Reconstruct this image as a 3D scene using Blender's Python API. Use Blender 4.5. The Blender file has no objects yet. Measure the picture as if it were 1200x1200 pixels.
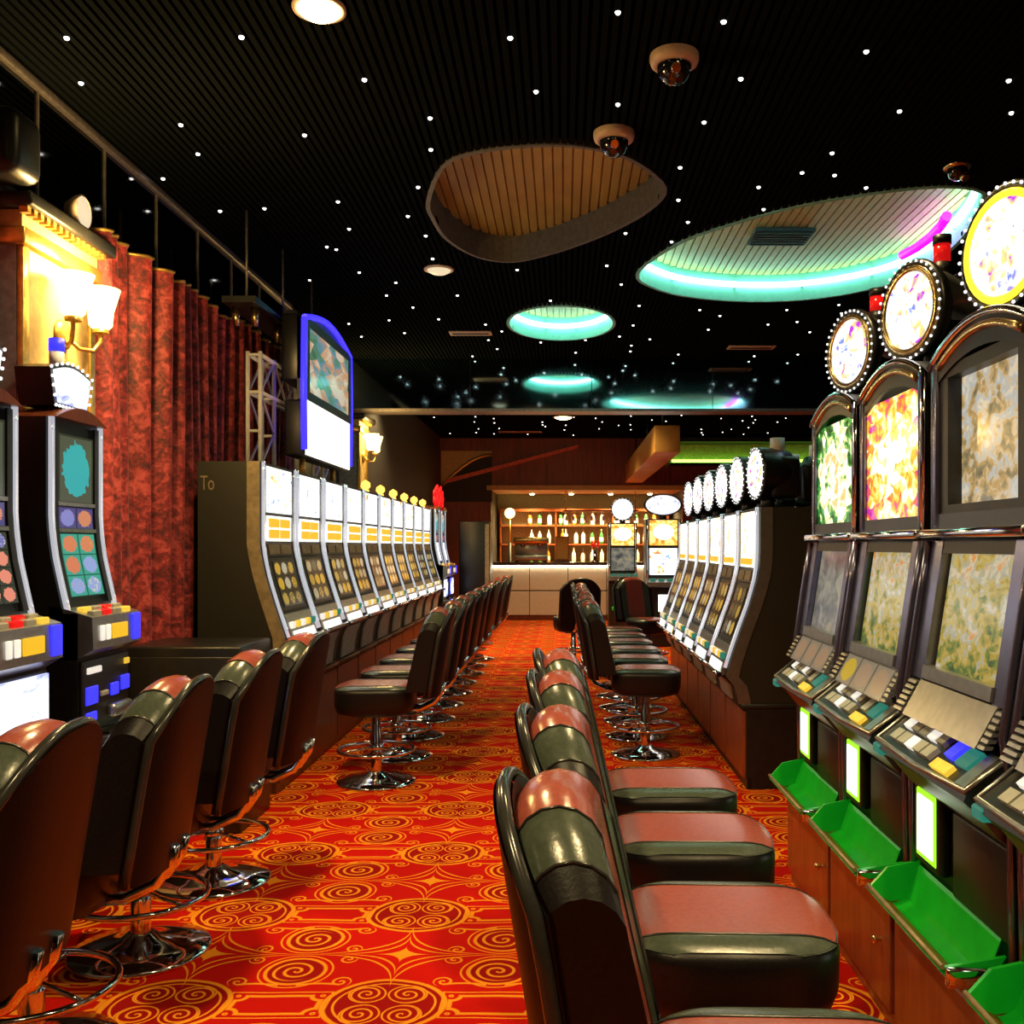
import bpy, bmesh, math, random
from math import pi, sin, cos, radians as R
from mathutils import Vector, Matrix

random.seed(7)
scene = bpy.context.scene
C = scene.collection

# ------------------------------------------------------------------ camera, world, exposure
cam_data = bpy.data.cameras.new('camera')
cam = bpy.data.objects.new('camera', cam_data)
C.objects.link(cam)
cam.location = (0, 0, 1.43)
cam.rotation_euler = (pi / 2, 0, 0)
cam_data.sensor_width = 36
cam_data.lens = 34.5
cam_data.shift_x = -0.05
cam_data.shift_y = 0.0333
cam_data.clip_end = 200
scene.camera = cam

world = bpy.data.worlds.new('world')
scene.world = world
world.use_nodes = True
world.node_tree.nodes['Background'].inputs[0].default_value = (0.55, 0.45, 0.38, 1)
world.node_tree.nodes['Background'].inputs[1].default_value = 0.02

scene.view_settings.view_transform = 'Standard'
scene.view_settings.look = 'None'
scene.view_settings.gamma = 1
scene.view_settings.use_curve_mapping = False
scene.view_settings.exposure = 0.0
scene.cycles.max_bounces = 6
scene.cycles.sample_clamp_indirect = 4
scene.cycles.use_denoising = True

CEIL = 3.55

# ------------------------------------------------------------------ mesh builder
class MB:
    def __init__(self):
        self.v = []; self.f = []; self.mi = []; self.sm = []; self.uv = []

    def add(self, verts, faces, mi=0, smooth=False, uvs=None):
        b = len(self.v)
        self.v += [tuple(p) for p in verts]
        for k, fc in enumerate(faces):
            self.f.append([b + i for i in fc]); self.mi.append(mi); self.sm.append(smooth)
            self.uv.append(uvs[k] if uvs else None)
        return self

    def box(self, x0, x1, y0, y1, z0, z1, mi=0, bev=0.0, seg=2):
        if bev <= 0:
            v = [(x, y, z) for z in (z0, z1) for y in (y0, y1) for x in (x0, x1)]
            f = [(0, 2, 3, 1), (4, 5, 7, 6), (0, 1, 5, 4), (2, 6, 7, 3), (0, 4, 6, 2), (1, 3, 7, 5)]
            return self.add(v, f, mi)
        bm = bmesh.new()
        bmesh.ops.create_cube(bm, size=1)
        for p in bm.verts:
            p.co = Vector((x0 + (p.co.x + .5) * (x1 - x0), y0 + (p.co.y + .5) * (y1 - y0), z0 + (p.co.z + .5) * (z1 - z0)))
        bmesh.ops.bevel(bm, geom=bm.edges[:], offset=bev, segments=seg, profile=.5, affect='EDGES')
        bm.verts.index_update()
        v = [p.co[:] for p in bm.verts]
        f = [[q.index for q in fc.verts] for fc in bm.faces]
        bm.free()
        return self.add(v, f, mi, seg > 1)

    def prism(self, poly, axis, a0, a1, mi=0, smooth=False):
        # poly: list of 2d points; axis 'x': (y,z)  'y': (x,z)  'z': (x,y)
        def P(p, a):
            return {'x': (a, p[0], p[1]), 'y': (p[0], a, p[1]), 'z': (p[0], p[1], a)}[axis]
        n = len(poly)
        v = [P(p, a0) for p in poly] + [P(p, a1) for p in poly]
        self.add(v, [tuple(range(n)), tuple(range(2 * n - 1, n - 1, -1))], mi)
        b = len(self.v) - 2 * n
        for i in range(n):
            j = (i + 1) % n
            self.f.append([b + i, b + j, b + n + j, b + n + i]); self.mi.append(mi); self.sm.append(smooth); self.uv.append(None)
        return self

    def cyl(self, p0, p1, r0, r1=None, n=16, mi=0, caps=True):
        r1 = r0 if r1 is None else r1
        p0 = Vector(p0); p1 = Vector(p1); d = (p1 - p0).normalized()
        a = d.orthogonal().normalized(); b = d.cross(a)
        v = []
        for p, r in ((p0, r0), (p1, r1)):
            v += [p + a * (r * cos(2 * pi * i / n)) + b * (r * sin(2 * pi * i / n)) for i in range(n)]
        self.add(v, [(i, (i + 1) % n, n + (i + 1) % n, n + i) for i in range(n)], mi, True)
        if caps:
            bb = len(self.v) - 2 * n
            self.f += [[bb + i for i in range(n - 1, -1, -1)], [bb + n + i for i in range(n)]]
            self.mi += [mi, mi]; self.sm += [False, False]; self.uv += [None, None]
        return self

    def tube(self, path, r, n=8, closed=False, mi=0):
        P = [Vector(p) for p in path]; m = len(P); v = []; f = []
        up = None
        for i in range(m):
            if closed:
                d = (P[(i + 1) % m] - P[i - 1])
            else:
                d = P[min(i + 1, m - 1)] - P[max(i - 1, 0)]
            d.normalize()
            if up is None:
                up = d.orthogonal().normalized()
            up = (up - d * up.dot(d)).normalized()
            b = d.cross(up)
            v += [P[i] + up * (r * cos(2 * pi * k / n)) + b * (r * sin(2 * pi * k / n)) for k in range(n)]
        for i in range(m if closed else m - 1):
            j = (i + 1) % m
            for k in range(n):
                k2 = (k + 1) % n
                f.append((i * n + k, i * n + k2, j * n + k2, j * n + k))
        self.add(v, f, mi, True)
        if not closed:
            bb = len(self.v) - m * n
            self.f += [[bb + k for k in range(n - 1, -1, -1)], [bb + (m - 1) * n + k for k in range(n)]]
            self.mi += [mi, mi]; self.sm += [False, False]; self.uv += [None, None]
        return self

    def lathe(self, prof, n=20, c=(0, 0, 0), axis='z', mi=0, smooth=True):
        v = []; f = []
        def P(r, h, a):
            q = (r * cos(a), r * sin(a))
            if axis == 'z': return (c[0] + q[0], c[1] + q[1], c[2] + h)
            if axis == 'x': return (c[0] + h, c[1] + q[0], c[2] + q[1])
            return (c[0] + q[0], c[1] + h, c[2] + q[1])
        for r, h in prof:
            v += [P(r, h, 2 * pi * i / n) for i in range(n)]
        for k in range(len(prof) - 1):
            for i in range(n):
                j = (i + 1) % n
                f.append((k * n + i, k * n + j, (k + 1) * n + j, (k + 1) * n + i))
        return self.add(v, f, mi, smooth)

    def grid(self, fn, nu, nv, mi=0, smooth=True, uv=True):
        v = [fn(i / nu, j / nv) for j in range(nv + 1) for i in range(nu + 1)]
        f = []; u = []
        for j in range(nv):
            for i in range(nu):
                a = j * (nu + 1) + i
                f.append((a, a + 1, a + nu + 2, a + nu + 1))
                u.append([(i / nu, j / nv), ((i + 1) / nu, j / nv), ((i + 1) / nu, (j + 1) / nv), (i / nu, (j + 1) / nv)])
        return self.add(v, f, mi, smooth, u if uv else None)

    def ball(self, c, r, n=10, m=6, mi=0, sz=1.0):
        prof = [(max(1e-4, r * sin(pi * k / m)), -r * sz * cos(pi * k / m)) for k in range(m + 1)]
        return self.lathe(prof, n, c, 'z', mi)

    def mesh(self, name, mats):
        me = bpy.data.meshes.new(name)
        me.from_pydata(self.v, [], self.f)
        for m in (mats if isinstance(mats, (list, tuple)) else [mats]):
            me.materials.append(m)
        me.polygons.foreach_set('material_index', self.mi)
        me.polygons.foreach_set('use_smooth', self.sm)
        if any(u is not None for u in self.uv):
            L = me.uv_layers.new(name='UVMap')
            k = 0
            for fc, u in zip(self.f, self.uv):
                for q in range(len(fc)):
                    L.data[k].uv = u[q] if u else (0, 0)
                    k += 1
        me.update()
        bm = bmesh.new(); bm.from_mesh(me)
        if not any(u is not None for u in self.uv):
            bmesh.ops.recalc_face_normals(bm, faces=bm.faces)
        bm.to_mesh(me); bm.free()
        return me

    def build(self, name, mats, parent=None, loc=None, rot=None):
        o = bpy.data.objects.new(name, self.mesh(name, mats))
        C.objects.link(o)
        if parent: o.parent = parent
        if loc: o.location = loc
        if rot: o.rotation_euler = rot
        return o

def link_mesh(name, me, parent=None, loc=(0, 0, 0), rot=(0, 0, 0)):
    o = bpy.data.objects.new(name, me); C.objects.link(o)
    if parent: o.parent = parent
    o.location = loc; o.rotation_euler = rot
    return o

def tag(o, label=None, cat=None, group=None, kind=None):
    if label: o['label'] = label
    if cat: o['category'] = cat
    if group: o['group'] = group
    if kind: o['kind'] = kind
    return o

def thing(name, label, cat, loc=(0, 0, 0), rz=0, group=None):
    o = bpy.data.objects.new(name, None); C.objects.link(o)
    o.empty_display_size = .1
    o.location = loc; o.rotation_euler = (0, 0, rz)
    return tag(o, label, cat, group)

def copy_tree(o, parent=None):
    c = o.copy(); C.objects.link(c); c.parent = parent
    for ch in list(o.children):
        copy_tree(ch, c)
    return c

def place(root, used, loc, rz, label, group=None):
    # the first call moves the source itself, later ones move copies
    o = root if not used else copy_tree(root)
    used.append(o)
    o.location = loc; o.rotation_euler = (0, 0, rz)
    o['label'] = label
    if group: o['group'] = group
    return o

ORD = ['first', 'second', 'third', 'fourth', 'fifth', 'sixth', 'seventh', 'eighth', 'ninth', 'tenth', 'eleventh', 'twelfth', 'thirteenth', 'fourteenth', 'fifteenth']

# ------------------------------------------------------------------ node expressions
class E:
    def __init__(s, nt, k): s.nt = nt; s.k = k
    def _m(s, op, *a):
        n = s.nt.nodes.new('ShaderNodeMath'); n.operation = op
        for i, x in enumerate((s,) + a):
            x = x.k if isinstance(x, E) else x
            if isinstance(x, (int, float)): n.inputs[i].default_value = x
            else: s.nt.links.new(x, n.inputs[i])
        return E(s.nt, n.outputs[0])
    def __add__(s, o): return s._m('ADD', o)
    def __sub__(s, o): return s._m('SUBTRACT', o)
    def __mul__(s, o): return s._m('MULTIPLY', o)
    def __truediv__(s, o): return s._m('DIVIDE', o)
    def __rsub__(s, o): return s._m('MULTIPLY', -1.0)._m('ADD', o)
    __radd__ = __add__; __rmul__ = __mul__
    def abs(s): return s._m('ABSOLUTE')
    def fract(s): return s._m('FRACT')
    def floor(s): return s._m('FLOOR')
    def sqrt(s): return s._m('SQRT')
    def sin(s): return s._m('SINE')
    def atan2(s, o): return s._m('ARCTAN2', o)
    def min(s, o): return s._m('MINIMUM', o)
    def max(s, o): return s._m('MAXIMUM', o)
    def lt(s, o): return s._m('LESS_THAN', o)
    def gt(s, o): return s._m('GREATER_THAN', o)
    def band(s, w):  # 1 inside |s|<w with a soft edge
        n = s.nt.nodes.new('ShaderNodeMapRange'); n.interpolation_type = 'SMOOTHSTEP'
        s.nt.links.new(s.abs().k, n.inputs[0])
        n.inputs[1].default_value = w; n.inputs[2].default_value = w * .45
        n.inputs[3].default_value = 0; n.inputs[4].default_value = 1
        return E(s.nt, n.outputs[0])

def new_mat(name):
    m = bpy.data.materials.new(name); m.use_nodes = True
    nt = m.node_tree
    return m, nt, nt.nodes['Principled BSDF']

def hexc(r, g, b): return (r, g, b, 1)

def noise_node(nt, scale, detail=3, dist=0.0, coord='Object', vec=None):
    tc = nt.nodes.new('ShaderNodeTexCoord')
    n = nt.nodes.new('ShaderNodeTexNoise')
    n.inputs['Scale'].default_value = scale; n.inputs['Detail'].default_value = detail
    n.inputs['Distortion'].default_value = dist
    nt.links.new(vec if vec else tc.outputs[coord], n.inputs['Vector'])
    return n

def mat(name, col, rough=.5, metal=0.0, var=.25, nscale=30, bump=0.0, emis=None, strength=0.0, coat=0.0, spec=.5):
    """plain painted / metal / leather surface: colour varied and roughened by noise"""
    m, nt, p = new_mat(name)
    n = noise_node(nt, nscale)
    ramp = nt.nodes.new('ShaderNodeValToRGB')
    ramp.color_ramp.elements[0].position = .3; ramp.color_ramp.elements[1].position = .7
    ramp.color_ramp.elements[0].color = hexc(*[c * (1 - var) for c in col])
    ramp.color_ramp.elements[1].color = hexc(*[min(1, c * (1 + var)) for c in col])
    nt.links.new(n.outputs[0], ramp.inputs[0]); nt.links.new(ramp.outputs[0], p.inputs['Base Color'])
    p.inputs['Roughness'].default_value = rough; p.inputs['Metallic'].default_value = metal
    p.inputs['Coat Weight'].default_value = coat
    p.inputs['Specular IOR Level'].default_value = spec
    if bump:
        b = nt.nodes.new('ShaderNodeBump'); b.inputs['Strength'].default_value = bump
        b.inputs['Distance'].default_value = .01
        nt.links.new(n.outputs[0], b.inputs['Height']); nt.links.new(b.outputs[0], p.inputs['Normal'])
    if emis:
        p.inputs['Emission Color'].default_value = hexc(*emis)
        p.inputs['Emission Strength'].default_value = strength
    return m

def glow(name, col, strength, base=(.02, .02, .02), sample=True):
    """a lit lamp or backlit panel"""
    m = mat(name, base, .4, emis=col, strength=strength)
    if not sample:
        m.cycles.emission_sampling = 'NONE'
    return m

def art(name, stops, strength, scale=4.0, dist=1.5, seed=0.0, rough=.15, detail=4, cells=0.0, aspect=1.0, core=0.0, cw=.38, vg=0.0):
    """a lit screen or backlit glass: coloured print made of warped noise (and cells), in the panel's own UV"""
    m, nt, p = new_mat(name)
    tc = nt.nodes.new('ShaderNodeTexCoord'); oi = nt.nodes.new('ShaderNodeObjectInfo')
    mp = nt.nodes.new('ShaderNodeVectorMath'); mp.operation = 'MULTIPLY'
    mp.inputs[1].default_value = (1, aspect, 1); nt.links.new(tc.outputs['UV'], mp.inputs[0])
    ad = nt.nodes.new('ShaderNodeVectorMath'); ad.operation = 'ADD'
    nt.links.new(mp.outputs[0], ad.inputs[0])
    cx = nt.nodes.new('ShaderNodeCombineXYZ')
    r = E(nt, oi.outputs['Random'])
    nt.links.new((r * 37.0 + seed).k, cx.inputs[0]); nt.links.new((r * 11.0).k, cx.inputs[1]); nt.links.new((r * 53.0).k, cx.inputs[2])
    nt.links.new(cx.outputs[0], ad.inputs[1])
    n = noise_node(nt, scale, detail, dist, vec=ad.outputs[0])
    val = n.outputs[0]
    if cells:
        vo = nt.nodes.new('ShaderNodeTexVoronoi'); vo.inputs['Scale'].default_value = cells
        nt.links.new(ad.outputs[0], vo.inputs['Vector'])
        sp = nt.nodes.new('ShaderNodeSeparateColor'); nt.links.new(vo.outputs['Color'], sp.inputs[0])
        val = (E(nt, val) * (1 - cw) + E(nt, sp.outputs[0]) * cw).k
    if core or vg:
        su = nt.nodes.new('ShaderNodeSeparateXYZ'); nt.links.new(tc.outputs['UV'], su.inputs[0])
        du = E(nt, su.outputs[0]) - .5; dv = E(nt, su.outputs[1]) - .5
        val = (E(nt, val) + (.36 - (du * du + dv * dv).sqrt()) * core + dv * vg).k
    ramp = nt.nodes.new('ShaderNodeValToRGB')
    cr = ramp.color_ramp
    while len(cr.elements) < len(stops): cr.elements.new(.5)
    for e, (pos, c) in zip(cr.elements, stops):
        e.position = pos; e.color = hexc(*c)
    nt.links.new(val, ramp.inputs[0])
    p.inputs['Base Color'].default_value = (.01, .01, .01, 1)
    p.inputs['Roughness'].default_value = rough
    nt.links.new(ramp.outputs[0], p.inputs['Emission Color'])
    p.inputs['Emission Strength'].default_value = strength
    return m

def reels(name, nx, ny, bg, stops, strength, seed=0.0):
    """a screen showing a grid of round symbols"""
    m, nt, p = new_mat(name)
    tc = nt.nodes.new('ShaderNodeTexCoord'); oi = nt.nodes.new('ShaderNodeObjectInfo')
    s = nt.nodes.new('ShaderNodeSeparateXYZ'); nt.links.new(tc.outputs['UV'], s.inputs[0])
    u = E(nt, s.outputs[0]) * float(nx); v = E(nt, s.outputs[1]) * float(ny)
    cx = nt.nodes.new('ShaderNodeCombineXYZ')
    nt.links.new(u.floor().k, cx.inputs[0]); nt.links.new(v.floor().k, cx.inputs[1])
    nt.links.new((E(nt, oi.outputs['Random']) * 91.0 + seed).k, cx.inputs[2])
    wn = nt.nodes.new('ShaderNodeTexWhiteNoise'); nt.links.new(cx.outputs[0], wn.inputs[0])
    fu = u.fract() - .5; fv = v.fract() - .5
    rr = (fu * fu + fv * fv).sqrt()
    nz = noise_node(nt, 9.0 * nx, 2, coord='UV')
    inside = (rr + E(nt, nz.outputs[0]) * .22).lt(.5)
    ramp = nt.nodes.new('ShaderNodeValToRGB'); cr = ramp.color_ramp; cr.interpolation = 'CONSTANT'
    while len(cr.elements) < len(stops): cr.elements.new(.5)
    for e, (pos, c) in zip(cr.elements, stops): e.position = pos; e.color = hexc(*c)
    nt.links.new((E(nt, wn.outputs[0]) * .75 + E(nt, nz.outputs[0]) * .25).k, ramp.inputs[0])
    mx = nt.nodes.new('ShaderNodeMix'); mx.data_type = 'RGBA'
    nt.links.new(inside.k, mx.inputs[0]); mx.inputs[6].default_value = hexc(*bg); nt.links.new(ramp.outputs[0], mx.inputs[7])
    ln = (fu.abs().gt(.46)).max(fv.abs().gt(.47))
    mx2 = nt.nodes.new('ShaderNodeMix'); mx2.data_type = 'RGBA'
    nt.links.new(ln.k, mx2.inputs[0]); nt.links.new(mx.outputs[2], mx2.inputs[6]); mx2.inputs[7].default_value = hexc(*[c * .35 for c in bg])
    p.inputs['Base Color'].default_value = (.01, .01, .01, 1); p.inputs['Roughness'].default_value = .15
    nt.links.new(mx2.outputs[2], p.inputs['Emission Color']); p.inputs['Emission Strength'].default_value = strength
    return m

def wood(name, c0, c1, rough=.35, scale=6, axis=(1, 8, 1)):
    m, nt, p = new_mat(name)
    tc = nt.nodes.new('ShaderNodeTexCoord')
    mp = nt.nodes.new('ShaderNodeMapping'); mp.inputs['Scale'].default_value = axis
    nt.links.new(tc.outputs['Object'], mp.inputs[0])
    n = noise_node(nt, scale, 6, 1.2, vec=mp.outputs[0])
    ramp = nt.nodes.new('ShaderNodeValToRGB')
    ramp.color_ramp.elements[0].position = .3; ramp.color_ramp.elements[1].position = .72
    ramp.color_ramp.elements[0].color = hexc(*c0); ramp.color_ramp.elements[1].color = hexc(*c1)
    nt.links.new(n.outputs[0], ramp.inputs[0]); nt.links.new(ramp.outputs[0], p.inputs['Base Color'])
    p.inputs['Roughness'].default_value = rough
    return m

def carpet_mat():
    m, nt, p = new_mat('carpet_scrolls')
    tc = nt.nodes.new('ShaderNodeTexCoord')
    wob = noise_node(nt, 3.0, 2)
    s = nt.nodes.new('ShaderNodeSeparateXYZ'); nt.links.new(tc.outputs['Object'], s.inputs[0])
    sw = nt.nodes.new('ShaderNodeSeparateColor'); nt.links.new(wob.outputs['Color'], sw.inputs[0])
    x = E(nt, s.outputs[0]) + (E(nt, sw.outputs[0]) - .5) * .03
    y = E(nt, s.outputs[1]) + (E(nt, sw.outputs[1]) - .5) * .03
    PX, PY = .68, .755
    ux = (((x + .9) / PX + .5).fract() - .5) * PX
    uy = (((y - 3.06) / PY + .5).fract() - .5) * PY
    a = ux.abs(); b = uy.abs()
    def spiral(dx, dy, pitch, rmax, w, hand=1.0):
        r = (dx * dx + dy * dy).sqrt()
        th = dy.atan2(dx) * (hand / (2 * pi))
        ph = ((r / pitch - th).fract() - .5) * pitch
        return ph.band(w) * r.lt(rmax), r
    lines = None
    def add(e):
        nonlocal lines
        lines = e if lines is None else lines.max(e)
    # cartouche with scooped corners
    cd = (a - .135).max(b - .06)
    cc = ((a - .135) * (a - .135) + (b - .06) * (b - .06)).sqrt()
    cd = cd.max(.032 - cc)
    add(cd.band(.010)); add((cd - .026).band(.0045) * a.lt(.2))
    # big oval with scrolls inside
    ox = a - .34
    oe = (((ox / .19) * (ox / .19) + (b / .168) * (b / .168)).sqrt() - 1) * .175
    add(oe.band(.0105)); add((oe + .028).band(.005))
    sp, r1 = spiral(a - .275, b - .068, .026, .056, .0055)
    add(sp); add((r1 - .06).band(.004) * oe.lt(-.02))
    # spiral roundels between the cartouches
    rb = b - .243
    sp, r2 = spiral(ux, rb, .034, .075, .0075)
    add(sp); add((r2 - .098).band(.009)); add((r2 - .122).band(.0045))
    # concave gold star with double line
    da = ox.abs(); db = (b - .3775).abs()
    ast = (da / .25).sqrt() + (db / .17).sqrt()
    add((ast - 1.0).band(.045)); add((ast - 1.22).band(.035)); add(ast.lt(.66))
    # small scrolls and commas
    sp, r3 = spiral(a - .17, b - .16, .024, .036, .006, -1.0)
    add(sp)
    sp, r4 = spiral(a - .155, b - .335, .022, .032, .0055)
    add(sp)
    wav = b - (.128 + (a * 15.0).sin() * .022)
    add(wav.band(.008) * a.lt(.17) * a.gt(.03))
    nf = noise_node(nt, 350, 2)
    fade = E(nt, noise_node(nt, 2.2, 2).outputs[0])
    lines = lines * (fade * .5 + .72).min(1.0)
    dark = oe.lt(0.0).max(r2.lt(.098)) * .85
    mx = nt.nodes.new('ShaderNodeMix'); mx.data_type = 'RGBA'
    nt.links.new(dark.k, mx.inputs[0]); mx.inputs[6].default_value = (.58, .006, .002, 1); mx.inputs[7].default_value = (.30, .004, .003, 1)
    mx2 = nt.nodes.new('ShaderNodeMix'); mx2.data_type = 'RGBA'
    nt.links.new(lines.k, mx2.inputs[0]); nt.links.new(mx.outputs[2], mx2.inputs[6]); mx2.inputs[7].default_value = (.95, .33, .015, 1)
    nt.links.new(mx2.outputs[2], p.inputs['Base Color'])
    p.inputs['Roughness'].default_value = .95; p.inputs['Specular IOR Level'].default_value = .1
    bp = nt.nodes.new('ShaderNodeBump'); bp.inputs['Strength'].default_value = .35; bp.inputs['Distance'].default_value = .004
    nt.links.new(nf.outputs[0], bp.inputs['Height']); nt.links.new(bp.outputs[0], p.inputs['Normal'])
    return m

def damask_mat():
    m, nt, p = new_mat('damask_velvet')
    n = noise_node(nt, 16, 4, .8)
    n2 = noise_node(nt, 60, 3, .4)
    v = E(nt, n.outputs[0]) * .7 + E(nt, n2.outputs[0]) * .3
    ramp = nt.nodes.new('ShaderNodeValToRGB'); cr = ramp.color_ramp
    cr.elements.new(.5)
    for e, (q, c) in zip(cr.elements, [(.38, (.07, .004, .007)), (.5, (.26, .016, .020)), (.62, (.55, .075, .07))]):
        e.position = q; e.color = hexc(*c)
    nt.links.new(v.k, ramp.inputs[0]); nt.links.new(ramp.outputs[0], p.inputs['Base Color'])
    p.inputs['Roughness'].default_value = .6
    p.inputs['Sheen Weight'].default_value = .15
    return m

M = {}
M['carpet'] = carpet_mat()
M['damask'] = damask_mat()
M['slat'] = mat('black_ceiling_slat', (.006, .0075, .008), .6, var=.3, spec=.0)
M['slatback'] = mat('ceiling_void_black', (.0015, .0018, .002), .9, spec=.0)
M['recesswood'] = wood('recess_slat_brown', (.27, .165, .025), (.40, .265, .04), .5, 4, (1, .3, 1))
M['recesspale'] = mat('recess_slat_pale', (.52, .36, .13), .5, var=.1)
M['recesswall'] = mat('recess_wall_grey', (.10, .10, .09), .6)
M['recessteal'] = mat('recess_wall_teal_glow', (.22, .60, .50), .6, var=.05)  # teal cast of the LED light is put into the wall colour
M['mirror'] = mat('smoked_mirror', (.10, .10, .10), .06, 1.0, var=.1)
M['tealglass'] = mat('dark_glossy_glass', (.32, .48, .52), .06, 1.0, var=.1, nscale=4)
M['rail'] = mat('bronze_rail', (.22, .19, .17), .4, .6)
M['wallblack'] = mat('wall_dark', (.03, .026, .022), .6)
M['wallbrown'] = wood('wall_brown_panel', (.10, .035, .018), (.19, .07, .035), .5, 3, (1, 1, .3))
M['wallmaroon'] = wood('wall_maroon_panel', (.15, .028, .016), (.28, .055, .03), .45, 4, (3, 1, .3))
M['wallolive'] = mat('bar_wall_olive', (.42, .36, .20), .6)
M['orange'] = mat('orange_beam_paint', (.50, .25, .05), .6, var=.15, nscale=3)
M['redline'] = mat('red_moulding', (.75, .10, .03), .4)
M['goldpaint'] = mat('pilaster_cream_gold', (.62, .42, .16), .45, var=.15)
M['goldtrim'] = mat('gilt_trim', (.60, .38, .10), .3, .7)
M['greystone'] = mat('pilaster_grey', (.28, .28, .29), .5)
M['blackplastic'] = mat('black_plastic', (.010, .010, .0095), .33, var=.3, bump=.03, nscale=120)
M['blackmetal'] = mat('black_satin_metal', (.014, .013, .012), .42, .2)
M['sideolive'] = mat('machine_side_laminate', (.015, .0135, .008), .5, var=.15, nscale=200)
M['beige'] = mat('machine_beige_edge', (.26, .20, .11), .45, .2)
M['chrome'] = mat('chrome', (.78, .78, .80), .08, 1.0, var=.05)
M['satin'] = mat('satin_steel', (.42, .43, .42), .3, .9, var=.12)
M['greypanel'] = mat('grey_tray_panel', (.40, .44, .40), .4, .3)
M['violet'] = mat('violet_metal', (.20, .20, .33), .25, .9, var=.1)
M['wood'] = wood('red_brown_wood', (.17, .035, .012), (.33, .085, .025), .3, 5, (4, 4, .6))
M['wooddark'] = wood('dark_red_wood', (.08, .018, .008), (.16, .04, .015), .3, 5, (4, 4, .6))
M['brass'] = mat('brass', (.75, .55, .25), .25, 1.0)
M['leather'] = mat('black_leather', (.010, .008, .008), .36, var=.3, nscale=160, bump=.05, spec=.3)
M['leatherback'] = mat('oxblood_leather_shell', (.011, .004, .003), .40, var=.25, nscale=140, bump=.05, spec=.16)
M['red'] = mat('red_leather', (.34, .075, .055), .24, var=.12, nscale=90, bump=.05)
M['green'] = mat('grey_green_leather', (.065, .082, .06), .24, var=.15, nscale=90, bump=.05)
M['piping'] = mat('black_piping', (.03, .03, .028), .2, var=.1)
M['column'] = mat('polished_column', (.72, .70, .68), .1, 1.0, var=.05)
M['edgechrome'] = mat('machine_edge_chrome_glow', (.8, .8, .85), .12, .9, var=.05, emis=(.85, .9, 1), strength=.5)  # chrome edging; the emission stands in for its bright reflections
M['star'] = glow('star_point', (1, .96, .9), 5, sample=False)
M['lampwarm'] = glow('lamp_lens_warm', (1, .74, .28), 30)
M['lampdim'] = glow('lamp_lens_dim', (1, .80, .5), .9)
M['shade'] = glow('frosted_shade_lit', (1, .70, .22), 5)
M['ledteal'] = glow('led_strip_teal', (.42, 1, .84), 12)
M['ledgreen'] = glow('led_strip_green', (.35, 1, .08), 5)
M['ledmag'] = glow('led_strip_magenta', (.6, .0, .75), 7)
M['ledblue'] = glow('blue_neon_edge', (.03, .02, 1), 2.5)
M['bulb'] = glow('marquee_bulb', (1, .97, .95), 1.5, sample=False)
M['billlight'] = glow('bill_slot_white', (.9, 1, .85), 2.2)
M['billgreen'] = glow('bill_slot_green_rim', (.35, 1, .02), 1.3)
M['greentray'] = mat('green_lit_tray', (.012, .36, .015), .22, var=.15, nscale=12, emis=(.0, .5, .02), strength=.14)
M['white'] = mat('white_paint', (.88, .88, .86), .4, var=.05)
M['amber'] = glow('amber_lamp', (1, .55, .08), 2.5)
M['redlamp'] = mat('red_lamp_glass', (.6, .01, .01), .2, emis=(1, .01, .01), strength=.5)
M['btnwhite'] = glow('lit_button_white', (1, .95, .85), .75, (.5, .5, .5), sample=False)
M['btnyellow'] = glow('lit_button_yellow', (1, .62, .05), .75, (.4, .3, .05), sample=False)
M['btnblue'] = glow('lit_button_blue', (.03, .03, 1), 1.6, sample=False)
M['btnteal'] = glow('lit_button_teal', (.03, .5, .35), .35, sample=False)
M['btnkeys'] = mat('pale_keys', (.40, .40, .36), .3, var=.1)
M['symyellow'] = glow('reel_symbol_yellow', (1, .55, .015), .95, sample=False)
M['lightbox'] = art('light_box_white', [(.3, (1, .9, .6)), (.45, (1, 1, .95)), (.7, (1, .97, .85))], 2.2, 2)
W = (1, 1, .97)
M['art_white'] = art('top_glass_white', [(.30, (.9, .15, .1)), (.36, (1, .85, .3)), (.42, W), (.62, W), (.68, (.25, .3, .9)), (.74, (.1, .6, .4))], 1.5, 4, 1)
M['art_white2'] = art('top_glass_cream', [(.30, (1, .3, .05)), (.38, (1, .85, .35)), (.46, W), (.66, W), (.74, (1, .6, .1))], 1.9, 4, 1)
M['art_gold'] = art('top_glass_gold', [(.28, (.5, .02, .35)), (.36, (.9, .1, .05)), (.43, (1, .42, .02)), (.5, (1, .75, .15)), (.58, W), (.74, (1, .95, .7))], 1.3, 5, 1.2, cells=11, cw=.2, core=.35, detail=6)
M['art_jungle'] = art('top_glass_green', [(.30, (.01, .05, .01)), (.40, (.05, .35, .05)), (.47, (.95, .9, .4)), (.55, W), (.68, (1, .5, .1)), (.85, (1, .8, .5))], 1.3, 5, 1.2, cells=8, seed=4, cw=.2, core=.55, detail=6)
M['art_parch'] = art('screen_parchment', [(.26, (.10, .09, .06)), (.38, (.30, .24, .12)), (.46, (.58, .36, .12)), (.52, (.70, .55, .34)), (.58, (.50, .52, .50)), (.66, (.80, .70, .52)), (.76, (.85, .55, .2))], .85, 6, .5, detail=10, cells=18, cw=.16, vg=.12)
M['art_field'] = art('screen_field', [(.26, (.05, .09, .03)), (.36, (.16, .22, .04)), (.44, (.48, .33, .05)), (.50, (.58, .44, .12)), (.56, (.42, .40, .28)), (.64, (.68, .60, .42)), (.74, (.75, .30, .06))], .8, 6, .5, seed=9, detail=10, cells=18, cw=.16, vg=.16)
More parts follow.
